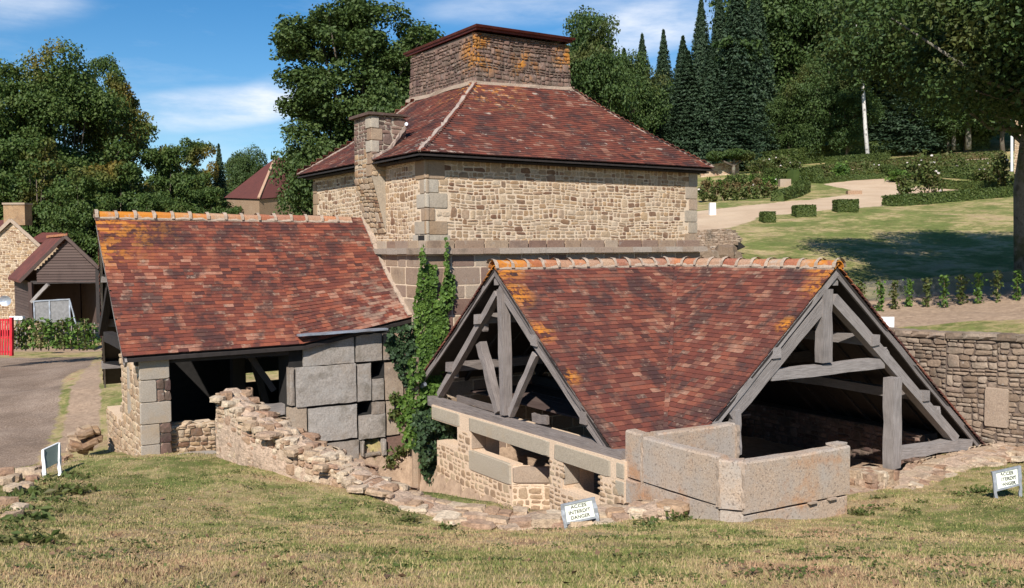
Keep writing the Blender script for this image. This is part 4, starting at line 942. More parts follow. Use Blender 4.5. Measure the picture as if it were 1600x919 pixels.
    for i in range(8):   # rafters under the tiles
        x = xa+.5+i*.5; MB().beam((x, ya-min(eA, xb-x+.0 if False else eA), zr-k*eA-.12), (x, ya, zr-.12), .07, .06, n=2).build('common_rafter', M['oak_dark'], T) if x < xb-eA+.1 else None
        MB().beam((x, ya+eAb, zr-k*eAb-.12), (x, ya, zr-.12), .07, .06, n=2).build('common_rafter', M['oak_dark'], T)
        y = yb+.4+i*.45; MB().beam((xb+eBr, y, zr-k*eBr-.12), (xb, y, zr-.12), .07, .06, n=2).build('common_rafter', M['oak_dark'], T)
    MB().tube([at(664, 600, X=xa-.02), at(644, 613, X=xa-.12)], .045, 8).build('gutter_spout', M['zinc'], T)
    # masonry base under gable A
    XW = 8.15; base = MB(); zt = -2.97
    def bx(y0, y1, z0, z1, x0=XW, x1=XW+.6): base.box((x0, y0, z0), (x1, y1, z1))
    bx(9.82, 15.5, -3.24, zt); bx(14.05, 14.52, -5, -3.243); bx(11.28, 11.62, -5, -3.243); bx(9.82, 10.36, -5, -3.243)
    bx(12.70, 14.047, -5, -3.58, XW, XW+.22); bx(14.523, 15.3, -5, -3.62); bx(10.363, 11.277, -5, -3.66, XW, XW+.22)
    base.hexa([(XW, 12.697, -5), (XW+.9, 12.1, -5), (XW+1.0, 12.3, -5), (XW+.2, 12.697, -5), (XW, 12.697, -3.6), (XW+.9, 12.1, -3.7), (XW+1.0, 12.3, -3.7), (XW+.2, 12.697, -3.6)])
    bs = base.build('base_wall', M['mortar_light'], T)
    O = V((XW, 15.5, -5)); s = -Y3
    def S_(y): return 15.5-y
    bl = []
    for (y1, y0, z0, z1) in ((15.5, 14.42, -3.23, -2.99), (14.12, 11.63, -3.25, -2.99), (11.50, 10.12, -3.26, -3.0), (10.0, 9.82, -3.22, -3.0), (10.02, 9.82, -3.46, -3.25)):
        bl.append(block(O, s, Z3, S_(y1), z0+5, y1-y0, z1-z0, .022, .012))
    for mt, i in bl: add('lintel', shared('lintel', BVv, i, M['lintel']), bs, mt)
    mt, i = block(O, s, Z3, S_(14.12), -3.93+5, 1.40, .36, .035, .01); add('shelf_slab', shared('shelf_slab', BVv, i, M['lintel']), bs, mt)
    def skb(x, y, w_, h_):
        Y = 15.5-x; z = -5+y
        if z+h_/2 > -3.24: return True
        if 12.70 < Y < 14.15 and z > -3.95: return True
        if 14.5 < Y and z+h_/2 > -3.62: return True
        if Y > 15.25: return True
        if 11.62 < Y < 12.70: return True
        if 10.36 < Y < 11.28 and z+h_/2 > -3.66: return True
        return False
    pl = rubble(O, s, Z3, 5.68, 1.8, (.055, .085), (.10, .22), .036, .016, skb, big=.3)
    e = V((.9, -.6, 0)).normalized()
    pl += rubble((XW, 12.70, -5), e, Z3, 1.05, 1.12, (.08, .12), (.14, .26), .036, .016, big=.3)
    scatter('stone', 'base_stone', SV, pl, M['rubble_light'], bs, 290)
    add('shelf_slab', shared('shelf_slab', BVv, 1, M['quoin']), bs, fr(e*1.0, Z3*.26, e.cross(Z3)*.06, V((XW+.42, 12.42, -3.74))))
    # jamb stones seen in the recess
    for (y, z, h_) in ((14.05, -3.41, .30), (11.28, -3.44, .34)): add('jamb_stone', shared('quoin', BVv, 0, M['quoin']), bs, fr(X3*.3, Z3*h_, -Y3*.02, V((XW+.17, y-.003, z))))
    # side walls and footing under gable B
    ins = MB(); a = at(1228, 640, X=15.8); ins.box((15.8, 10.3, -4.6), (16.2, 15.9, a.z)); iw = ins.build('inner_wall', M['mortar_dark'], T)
    pl = rubble((15.8, 15.9, -4.6), s, Z3, 5.5, a.z+4.6, (.08, .13), (.14, .34), .02, .03); scatter('stone', 'inner_stone', SV, pl, M['rubble_dark'], iw, 160)  # darker stone and mortar stand in for shade inside the annex
    MB().box((8.9, 9.95, -4.6), (10.0, 10.35, -2.9)).build('side_wall', M['mortar'], T)
    f = MB(); f.box((11.0, 9.30, -4.7), (16.7, 9.95, -3.95), .03); f.build('footing', M['ruin_mortar'], T)
    MB().box((12.6, 9.15, -4.5), (13.35, 9.75, -3.97), .03).build('post_pad', M['ruin_mortar'], T)
annex()
# ------------------------------------------------------------------ trough of granite slabs
def slabmesh(corners, zb, zt, th, ins, j=.008, bev=.025):
    """upright granite slab standing on the line a-b, th thick to the left side of travel, with worn rounded top"""
    a, b = V((*corners[0], 0)), V((*corners[1], 0)); d = b-a; L = d.length; d.normalize(); n = V((-d.y, d.x, 0))*(1 if ins > 0 else -1)
    prof = [(0, zb), (0, zt-bev), (bev*.4, zt-bev*.3), (bev*1.3, zt), (th-bev, zt), (th, zt-bev), (th, zb)]
    K = max(3, int(L/.16)); m = MB()
    for i in range(K+1):
        t = i/K; dz = .006*math.sin(t*5+a.x)+rng.uniform(-.004, .004)
        for (o, z) in prof: m.v.append(a+d*(L*t)+n*(o+rng.uniform(-.004, .004))+V((0, 0, z+(dz if z > zb+.01 else 0)))); m.uv.append((0, 0))
    P = len(prof)
    for i in range(K):
        for k in range(P):
            p, q = i*P+k, i*P+(k+1) % P
            f = (p, q, q+P, p+P); m.f.append(f if ins > 0 else f[::-1])
    m.f.append(tuple(range(P))[::-1]); m.f.append(tuple(K*P+k for k in range(P))); return m
def trough():
    T = thing('granite_trough', (9.2, 8.7, -3.6), 'open granite basin of upright speckled orange and grey slabs before the right gable', 'stone basin')
    zt = -2.56
    G = M['trough']
    slabmesh(((8.20, 9.86), (8.20, 9.53)), -3.18, zt+.02, .20, 1).build('side_slab', G, T)
    slabmesh(((8.20, 9.50), (8.20, 8.10)), -3.18, zt-.02, .18, 1).build('side_slab', G, T)
    slabmesh(((8.40, 7.86), (10.27, 7.76)), -3.27, zt-.08, .20, 1).build('front_slab', G, T)
    m = slabmesh(((8.20, 8.09), (8.39, 7.865)), -3.22, zt-.055, .2, 1); m.build('corner_slab', G, T)
    slabmesh(((9.83, 9.46), (8.40, 9.56)), -3.3, zt+.05, .18, -1).build('back_slab', G, T) if False else slabmesh(((8.40, 9.42), (9.80, 9.34)), -3.3, zt+.02, .18, 1).build('back_slab', G, T)
    MB().box((10.02, 7.80, zt-.075), (10.26, 7.96, zt-.045), .01).build('loose_cap', G, T)
    # joint fillets in pale mortar
    for (x, y, w_) in ((8.205, 8.10, .022), (8.385, 7.87, .018), (8.205, 9.515, .015)):
        b = MB(); b.beam((x, y, -3.2), (x, y, zt-.09), w_*2, w_*1.6, up=(1, 0, 0), n=8, j=.008); b.build('mortar_joint', M['ridge_mortar'], T)
    MB().beam((9.82, 9.33, -3.2), (9.82, 9.33, zt), .05, .05, up=(1, 0, 0), n=8, j=.01).build('mortar_joint', M['ridge_mortar'], T)
    # base course
    for (p, q) in (((8.17, 9.86), (8.17, 9.5)), ((8.22, 9.50), (8.22, 8.12)), ((8.24, 8.1), (8.42, 7.89)), ((8.42, 7.88), (10.24, 7.78))):
        slabmesh((p, q), -3.95, -3.205 if p[0] < 8.3 and q[0] < 8.3 else (-3.24 if q[0] < 9 else -3.30), .24, 1, bev=.01).build('base_slab', G, T)
    MB().box((8.35, 7.98, -3.9), (10.2, 9.4, -3.62)).build('basin_floor', M['void'], T)
    for k, t in enumerate((.60, .80)): MB().box((8.42+1.8*t, 7.86-.1*t-.035, -3.30), (8.42+1.8*t+.14, 7.9-.1*t, -3.275)).build('wedge', M['ridge_mortar'], T)
trough()
# ------------------------------------------------------------------ ruined walls of boulders
def ruin(T, path, wd, seed, single=280, mat='ruin', size=(.10, .26), top=True, cm='ruin_mortar', faces=2):
    """lumpy mortared wall along path [(x, y, ztop, zbase)], stones on both faces and along the top"""
    r = random.Random(seed); P = [V(p[:2]+(0,)) for p in path]; N = []
    m = MB(); prof = [(-.5, 0), (-.5, .55), (-.42, .9), (-.15, 1), (.15, 1), (.42, .9), (.5, .55), (.5, 0)]; stations = []
    for i in range(len(path)-1):
        a, b = V(path[i]), V((path[i+1])) if False else V(path[i+1][:3])
        a = V(path[i][:3]); b = V(path[i+1][:3]); L = (V((b.x, b.y, 0))-V((a.x, a.y, 0))).length; k = max(1, int(L/.16))
        for q in range(k+(i == len(path)-2)):
            t = q/k; c = a.lerp(b, t); zb = path[i][3]*(1-t)+path[i+1][3]*t; stations.append((c, zb, (b-a)))
    for c, zb, d in stations:
        d = V((d.x, d.y, 0)).normalized(); n = V((d.y, -d.x, 0)); ww = wd*(1+r.uniform(-.08, .08)); dz = r.uniform(-.03, .015)
        for o, h in prof: m.v.append(V((c.x, c.y, 0))+n*(o*ww+r.uniform(-.02, .02))+d*r.uniform(-.02, .02)+V((0, 0, zb+(c.z+dz-zb)*h+r.uniform(-.015, .015)))); m.uv.append((0, 0))
    K = len(prof)
    for i in range(len(stations)-1):
        for k in range(K-1): m.f.append((i*K+k, i*K+k+1, (i+1)*K+k+1, (i+1)*K+k)[::-1])
    m.f.append(tuple(range(K))); m.f.append(tuple((len(stations)-1)*K+k for k in range(K))[::-1])
    core = m.build('wall_core', M[cm], T)
    pl = []; pf = []
    for i in range(len(path)-1):
        a, b = V(path[i][:3]), V(path[i+1][:3]); za, zb_ = path[i][3], path[i+1][3]; d = V((b.x-a.x, b.y-a.y, 0)); L = d.length; d.normalize(); n = V((d.y, -d.x, 0))
        hm = min(a.z-za, b.z-zb_)
        if hm > .30:      # coursed rubble on the tall stretch
            for sg in (-1, 1):
                s_ = d if d.cross(Z3).dot(n*sg) > 0 else -d; O = (a if s_ == d else b)+n*(sg*(wd*.5-.02)); O.z = min(za, zb_); zA, zB = (a.z, b.z) if s_ == d else (b.z, a.z)
                pf += rubble(O, s_, Z3, L, max(a.z, b.z)-O.z, (.05, .10), (.09, .26), .016, .035, lambda x_, y_, w__, h__, O=O, zA=zA, zB=zB, L=L: O.z+y_+h__*.3 > zA+(zB-zA)*x_/L, big=.25, rot=.09)
        for sg in (() if hm > .30 else (-1, 1) if faces == 2 else (1,)):
            x = r.uniform(0, .1)
            while x < L:
                w_ = r.uniform(*size); t = min(1, (x+w_/2)/L); zt = a.z*(1-t)+b.z*t; z0 = za*(1-t)+zb_*t; z = z0
                while z < zt-.05:
                    h = r.uniform(.05, .12); c = a+d*(x+w_/2); c.z = z+h/2; c += n*(sg*(wd*.5-.10+r.uniform(-.02, .012)))
                    R_ = Matrix.Rotation(r.uniform(-.15, .15), 3, 'X') @ Matrix.Rotation(r.uniform(-.10, .10), 3, 'Y')
                    A = Matrix((d, n, V((0, 0, 1)))).transposed() @ R_ @ Matrix.Diagonal((w_*1.03, r.uniform(.14, .24), h*1.08))
                    pl.append((Matrix.Translation(c) @ A.to_4x4(), r.randrange(8))); z += h
                x += w_
        if top:
            x = 0
            while x < L:
                w_ = r.uniform(size[0]*1.1, size[1]*1.15); t = min(1, (x+w_/2)/L); zt = a.z*(1-t)+b.z*t; o = -wd*.5+r.uniform(0, .1)
                while o < wd*.45:
                    e = r.uniform(size[0], size[1]*.8); c = a+d*(x+w_/2+r.uniform(-.04, .04)); c += n*(o+e/2); c.z = zt-.06+r.uniform(-.018, .016)
                    A = Matrix((d, n, V((0, 0, 1)))).transposed() @ Matrix.Rotation(r.uniform(-.5, .5), 3, 'Z') @ Matrix.Rotation(r.uniform(-.2, .2), 3, 'X') @ Matrix.Diagonal((w_, e, r.uniform(.07, .13)))
                    pl.append((Matrix.Translation(c) @ A.to_4x4(), r.randrange(8))); o += e
                x += w_
    scatter('stone', 'ruin_stone_'+mat, FV, pl, M[mat], T, single if not pf else single//2, 'stone')
    if pf: scatter('stone', 'ruin_face_'+mat, SV, pf, M[mat], T, single//2, 'stone')
pw = [((362, 606), 14.5, -.0, (362, 712)), ((395, 640), 14.1, 0, (385, 735)), ((440, 668), 13.7, 0, (430, 752)), ((510, 706), 13.2, 0, (520, 775)), ((585, 748), 12.7, 0, (585, 790)), ((640, 775), 12.45, 0, (640, 805)), ((700, 795), 12.2, 0, (700, 822)), ((780, 807), 12.05, 0, (780, 832)), ((860, 806), 12.1, 0, (860, 830)), ((960, 795), 12.15, 0, (960, 825)), ((1050, 783), 12.0, 0, (1050, 812))]
RW = []
for (t, D, _, b) in pw:
    c = at(*t, D=D); g = H(c.x, c.y) if not inpoly(np.array([[c.x, c.y]]), PIT)[0] else at(*b, D=D).z
    RW.append((c.x, c.y, c.z, min(c.z-.12, at(*b, D=D-.2).z)-.12))
RW[0:2] = [(RW[0][0], RW[0][1], RW[0][2], RW[0][3]), (RW[1][0], RW[1][1], RW[1][2], RW[1][3])]
RW_PLAN = []
for i, p in enumerate(RW):
    a, b = V(RW[max(0, i-1)][:2]), V(RW[min(len(RW)-1, i+1)][:2]); d = (b-a).normalized(); n = V((d.y, -d.x)); RW_PLAN.append((p[0]-n.x*.22, p[1]-n.y*.22)); RW_PLAN.insert(0, (p[0]+n.x*.22, p[1]+n.y*.22))
T_ = thing('ruined_wall', RW[4][:3], 'low ruined pale stone wall stepping down from the shed across the grass', 'wall'); ruin(T_, RW[:5], .58, 3, 290)
T_ = thing('ruined_footing', RW[7][:3], 'low broken footing of pink stones in front of the annex base wall', 'wall'); ruin(T_, RW[4:], .55, 5, 200, size=(.14, .38))
T_ = thing('stone_footing', (13.6, 9.2, -3.9), 'rough row of big tan boulders under the right gable posts', 'wall')
ruin(T_, [(10.5, 8.9, -3.78, -4.3), (12.2, 9.05, -3.80, -4.3), (13.6, 9.15, -3.78, -4.3), (15.2, 9.3, -3.74, -4.3), (16.9, 9.2, -3.70, -4.3)], .8, 8, 150, size=(.16, .42))
T_ = thing('footing_stones', (13.0, 9.3, -3.8), 'small mortared block of pale stones beside the foot of the right gable post', 'stone block')
pl_ = []; a_ = at(1362, 715, Y=9.2)
for i in range(5):
    for j in range(4):
        for k in range(3):
            pl_.append((Matrix.Translation((a_.x-.22+i*.13+rng.uniform(-.02, .02), 9.05+k*.14, -4.0+j*.12-.03*(i > 3))) @ Matrix.Rotation(rng.uniform(-.2, .2), 4, 'Z') @ Matrix.Diagonal((rng.uniform(.14, .2), .18, rng.uniform(.12, .15), 1)), rng.randrange(8)))
scatter('stone', 'pad_stone', FV, pl_, M['ruin'], T_)
# loose rocks along the left lip of the lawn
k_ = 0
for (u, v, s_) in [(4, 758, .30), (22, 752, .26), (40, 744, .30), (55, 738, .20), (20, 770, .25), (8, 790, .26), (72, 728, .22), (50, 752, .18), (98, 722, .18), (30, 800, .2), (115, 705, .3), (108, 716, .18), (8, 742, .25), (60, 745, .2), (40, 765, .22), (18, 812, .2), (85, 716, .2)]:
    p = gp(u, v, 8); o = add('rock', shared('lip_rock', RV, k_ % 10, M['ruin']), None, Matrix.Translation(p+V((0, 0, .03))) @ Matrix.Rotation(k_*1.3, 4, 'Z') @ Matrix.Diagonal((s_*.9, s_*.7, s_*.5, 1)))
    tag(o, 'pinkish loose rock in the rubble edge by the gravel road at far left', 'rock', 'loose rocks edging the gravel road'); k_ += 1
T_ = thing('rubble_bank', at(135, 690, D=18.3), 'short tumbled stub of tan stones against the left gable wall', 'wall')
pl_ = []
for i in range(26):
    u, v = rng.uniform(116, 152), rng.uniform(672, 705); p = at(u, v, D=17.6+rng.uniform(-.1, .3)); pl_.append((Matrix.Translation(p) @ Matrix.Rotation(rng.uniform(-.5, .5), 4, 'Y') @ Matrix.Diagonal((rng.uniform(.15, .34), .3, rng.uniform(.08, .14), 1)), rng.randrange(8)))
scatter('stone', 'bank_stone', FV, pl_, M['rubble'], T_)
# ------------------------------------------------------------------ retaining wall on the right
def retaining():
    T = thing('retaining_wall', (*WALL_R[3], -3.9), 'tall curved brown rubble retaining wall holding up the garden behind the annex', 'wall')
    m = MB(); P = [V((*p, 0)) for p in WALL_R]; pl = []; R_ = random.Random(4)
    for i in range(len(P)-1):
        a, b = P[i], P[i+1]; d = (b-a).normalized(); n = V((d.y, -d.x, 0))      # n towards the camera
        if n.dot(V((fw.x, fw.y, 0))) > 0: n = -n
        za, zb = at(0, 0, D=1).z, 0
        ta_, tb_ = H(a.x-n.x*.7, a.y-n.y*.7)+.0, H(b.x-n.x*.7, b.y-n.y*.7)+.0
        m.hexa([a+n*.02+V((0, 0, -4.6)), b+n*.02+V((0, 0, -4.6)), b-n*.6+V((0, 0, -4.6)), a-n*.6+V((0, 0, -4.6)), a+V((0, 0, ta_)), b+V((0, 0, tb_)), b-n*.6+V((0, 0, tb_)), a-n*.6+V((0, 0, ta_))])
        s = d if d.cross(Z3).dot(n) > 0 else -d; O = (a if s == d else b)+n*.02; O.z = -4.5
        def sk(x, y, w_, h_): return False
        pl += rubble(O, s, Z3, (b-a).length, min(ta_, tb_)+4.5, (.06, .13), (.10, .36), .02, .03, None, big=.22, rot=.07)
        for q in range(int((b-a).length/.3)):
            c = a.lerp(b, (q+.5)/int((b-a).length/.3)); c.z = ta_+(tb_-ta_)*((q+.5)/int((b-a).length/.3)); A = Matrix((d, n, V((0, 0, 1)))).transposed() @ Matrix.Diagonal((.33, .45, .12))
            add('coping_stone', shared('coping', FV, q % 8, M['rubble_right']), T, Matrix.Translation(c-n*.15) @ A.to_4x4())
    w_ = m.build('core', M['mortar_dark'], T); c = at(1553, 640, D=17.2); 
    scatter('stone', 'retaining_stone', SV, pl, M['rubble_right'], w_, 300)
    # blocked upright slabs near the right edge
    i = 4; a, b = P[4], P[5]; d = (b-a).normalized(); n = V((d.y, -d.x, 0)); n = n if n.dot(V((fw.x, fw.y, 0))) < 0 else -n
    s = d if d.cross(Z3).dot(n) > 0 else -d; q = (a+d*.0)+n*.03
    for (h0, h1, ww) in ((-3.45, -2.7, .42),): add('upright_slab', shared('upright', BVv, 2, M['ashlar']), w_, fr(s*ww, Z3*(h1-h0), n*.07, V((q.x, q.y, (h0+h1)/2))))
retaining()
# ------------------------------------------------------------------ signs
def sign(foot0, foot1, tl, tr, br, bl, D, label, text=True, back=False):
    g0, g1 = at(*foot0, D=D), at(*foot1, D=D+(.05 if text else .2)); T = thing('warning_sign' if text else 'notice_board', g0, label, 'sign', 'white and grey warning signs' if text else None)
    q = [at(*p, D=d) for p, d in ((tl, D), (tr, D+(.05 if text else .24)), (br, D+(.05 if text else .24)), (bl, D))]
    sx = (q[1]-q[0]).normalized(); sy = (q[3]-q[0]).normalized(); n = sx.cross(-sy).normalized()
    if n.dot(fw) > 0: n = -n
    def slab(p, t0, t1, nm, mat, par):
        m = MB(); m.hexa([c+n*t0 for c in p]+[c+n*t1 for c in p]); return m.build(nm, mat, par)
    def inset(k, kb=None): c = sum(q, V((0, 0, 0)))/4; return [c+(a-c)*k for a in q]
    W_, H_ = (q[1]-q[0]).length, (q[3]-q[0]).length; b_ = .035
    def L(s, t): return q[0]+(q[1]-q[0])*s+(q[3]-q[0])*t+((q[2]-q[1])-(q[3]-q[0]))*(s*t)
    if text:
        slab([L(.02, .02), L(.98, .02), L(.98, .98), L(.02, .98)], -.012, .0, 'panel', M['sign_panel'], T)
        for nm, r in (('frame_rail', (0, 0, 1, .10)), ('frame_rail', (0, .90, 1, 1)), ('frame_rail', (0, .1, .075, .9)), ('frame_rail', (.925, .1, 1, .9))):
            s0, t0, s1, t1 = r; slab([L(s0, t0), L(s1, t0), L(s1, t1), L(s0, t1)], -.02, .012, nm, M['sign_metal'], T)
        for k, (tx, wd) in enumerate((('ACCES', .50), ('INTERDIT', .68), ('DANGER', .60))):
            cu = bpy.data.curves.new('lettering', 'FONT'); cu.body = tx; cu.size = .1; cu.offset = .0016; cu.align_x = 'CENTER'; cu.align_y = 'CENTER'
            o = bpy.data.objects.new('tmp', cu); scene.collection.objects.link(o); bpy.context.view_layer.update()
            me = bpy.data.meshes.new_from_object(o.evaluated_get(bpy.context.evaluated_depsgraph_get())); bpy.data.objects.remove(o)
            co = np.array([v.co[:] for v in me.vertices]); wx = np.ptp(co[:, 0]); hx = np.ptp(co[:, 1]); fx, fy = W_*wd/wx, H_*.17/hx
            for v in me.vertices: v.co = (v.co[0]*fx, (v.co[1]-co[:, 1].mean())*fy, 0)
            me.materials.clear(); me.materials.append(M['ink'])
            yy = -(L(.5, .9)-L(.5, .1)).normalized(); xx = (L(.9, .5)-L(.1, .5)).normalized(); add('lettering', me, T, fr(xx, yy, n, L(.5, .24+.26*k)+n*.004))
    else:
        slab(q, -.015, .015, 'panel', M['green_board'], T)
        slab([L(-.01, -.02), L(1.0, -.02), L(1.0, .02), L(-.01, .02)], -.017, .017, 'top_rail', M['white'], T)
    for (p, g) in ((q[0], g0), (q[1], g1)):
        MB().beam(p+sx*(.0 if p is q[0] else -.0), V((g.x, g.y, g.z-.08)), .04 if text else .045, .035, up=fw).build('post', M['sign_metal'] if text else M['white'], T)
sign((886, 828), (935.5, 816), (877.8, 788), (927, 777), (934, 809), (882, 820), 11.7, 'grey framed ACCES INTERDIT DANGER sign in the middle, before the annex base wall')
sign((1557, 777), (1595, 770), (1552, 737), (1592, 728), (1594, 758), (1556, 768), 13.2, 'grey framed ACCES INTERDIT DANGER sign at the right edge by the retaining wall')
sign((71, 745), (93.5, 739), (67, 703), (91, 692), (93, 721), (70, 733), 13.0, 'small board with white posts seen from behind at the far left', False)
# white notice behind the right roof
T_ = thing('small_notice', gp(1388, 515, 18), 'small blank white board on the turf behind the right gable slope', 'sign'); c_ = at(1387, 504, D=19.8)
MB().hexa([c_+rt*a+V((0, 0, b))+fw*c for b in (-.11, .12) for (a, c) in ((-.14, 0), (.14, 0), (.14, .03), (-.14, .03))]).build('panel', M['white'], T_); MB().beam(c_+V((0, 0, -.4))+fw*.03, c_+fw*.03, .04, .04).build('post', M['oak'], T_)
# ------------------------------------------------------------------ foliage helpers
def leaves(cen, nor, size, r, tri=False, asp=1.5):
    """leaf faces (n,2 tris folded) at cen with normals nor"""
    n = len(cen); a = r.randn(n, 3); t = np.cross(nor, a); t /= np.linalg.norm(t, axis=1)[:, None]+1e-9; b = np.cross(nor, t)
    s = (size if hasattr(size, '__len__') else np.full(n, size))[:, None]*.5
    p0, p1, p2, p3 = cen-b*s*asp, cen+t*s+nor*s*.25, cen+b*s*asp, cen-t*s+nor*s*.25
    return np.stack([p0, p1, p2, p3], 1).reshape(-1, 3)
def leafmesh(name, v, mat): return mesh_np(name, v, np.arange(len(v)).reshape(-1, 4), mat)
grass()
def sph(n, r):
    d = r.randn(n, 3); return d/np.linalg.norm(d, axis=1)[:, None]
def broad(seed, R, Ht, n, ls, base=.18, asp=(1, 1), nc=70, mat='leaf_oak', bark='bark', tr=.3, lumps=.30, top=1.0, wisps=0):
    """crown (many leaf faces in clumps) and trunk with limbs, built round the origin"""
    r = np.random.RandomState(seed); zc = Ht*(base+(1-base)*.5); hz = Ht*(1-base)*.5
    d = sph(nc, r); k = .45+.5*r.rand(nc)**.6; c = d*k[:, None]*np.array([R*asp[0], R*asp[1], hz]); c[:, 2] = zc+c[:, 2]
    lob = 1+.18*np.sin(3*np.arctan2(d[:, 1], d[:, 0])+seed)+.12*np.sin(5*d[:, 2]+seed*2); c[:, :2] *= lob[:, None]
    cr = R*lumps*(.6+.7*r.rand(nc)); w_ = cr**2; idx = r.choice(nc, n, p=w_/w_.sum())
    q = sph(n, r); q[:, 2] = np.abs(q[:, 2])*np.where(r.rand(n) < .75, 1, -1); rad = cr[idx]*(.55+.5*r.rand(n)**.5)
    P = c[idx]+q*rad[:, None]*np.array([1, 1, .62]); P += r.randn(n, 3)*R*.035
    if wisps:
        m_ = r.choice(nc, wisps); o = d[m_]*R*(.15+.3*r.rand(wisps, 1)); o[:, 2] = np.abs(o[:, 2]); P = np.concatenate([P, c[m_]+o*1.6+r.randn(wisps, 3)*R*.03]); q = np.concatenate([q, sph(wisps, r)])
    nn = q*.6+sph(len(P), r)*.8+np.array([0, 0, .45]); nn /= np.linalg.norm(nn, axis=1)[:, None]
    cm = leafmesh('crown', leaves(P, nn, ls*(.6+.8*r.rand(len(P))), r), M[mat])
    m = MB(); tp = [V((0, 0, -.4)), V((.03*R, 0, Ht*base*.6)), V((-.02*R, .02*R, Ht*base+hz*.5)), V((0, 0, zc+hz*.5))]; m.tube(tp, [tr, tr*.8, tr*.5, tr*.12], 9)
    for i in range(0, nc, max(1, nc//26)):
        e = V(c[i]); s0 = V((0, 0, Ht*base*.8+rng.random()*hz*.8)); md = s0.lerp(e, .5)+V((0, 0, -.04*Ht)); m.tube([s0, md, e], [tr*.3, tr*.18, tr*.05], 5)
    return cm, mesh_py('trunk', m.v, m.f, M[bark], m.uv, True)
def conifer(seed, R, Ht, n, ls, mat='leaf_con', droop=.35, base=.06):
    r = np.random.RandomState(seed); z = base+(1-base)*(r.rand(n)**1.35); nb = 9; lev = np.floor(z*30)/30+ (r.rand(n)-.5)*.012
    ph = np.floor(r.rand(n)*nb)/nb*6.283+lev*41+r.randn(n)*.11; L = R*(1-lev)**.95*(.40+1.0*np.abs(np.sin(lev*97+ph*2.3+seed))); t = r.rand(n)**.6; rr = L*t
    P = np.stack([np.cos(ph)*rr, np.sin(ph)*rr, lev*Ht-droop*rr*.6+.12*t*t*L+r.randn(n)*.03*R-(r.rand(n)*.10*R)], 1)
    nn = np.stack([np.cos(ph)*.5, np.sin(ph)*.5, np.full(n, .7)], 1)+r.randn(n, 3)*.45; nn /= np.linalg.norm(nn, axis=1)[:, None]
    cm = leafmesh('crown', leaves(P, nn, ls*(.5+.8*r.rand(n)), r, asp=2.2), M[mat])
    m = MB(); m.tube([V((0, 0, -.5)), V((0, 0, Ht*.5)), V((0, 0, Ht*.98))], [R*.07, R*.045, .02], 7)
    return cm, mesh_py('trunk', m.v, m.f, M['bark'], m.uv, True)
_cnt = [0]
def tree(name, proto, loc, s, label, cat='tree', group=None, sz=None, rz=None):
    _cnt[0] += 1
    T = thing(name, loc, label, cat, group); A = Matrix.Translation(V(loc)) @ Matrix.Rotation(rz if rz is not None else _cnt[0]*2.1, 4, 'Z') @ Matrix.Diagonal((s, s, sz or s, 1))
    add('trunk', proto[1], T, A); add('crown', proto[0], T, A); return T
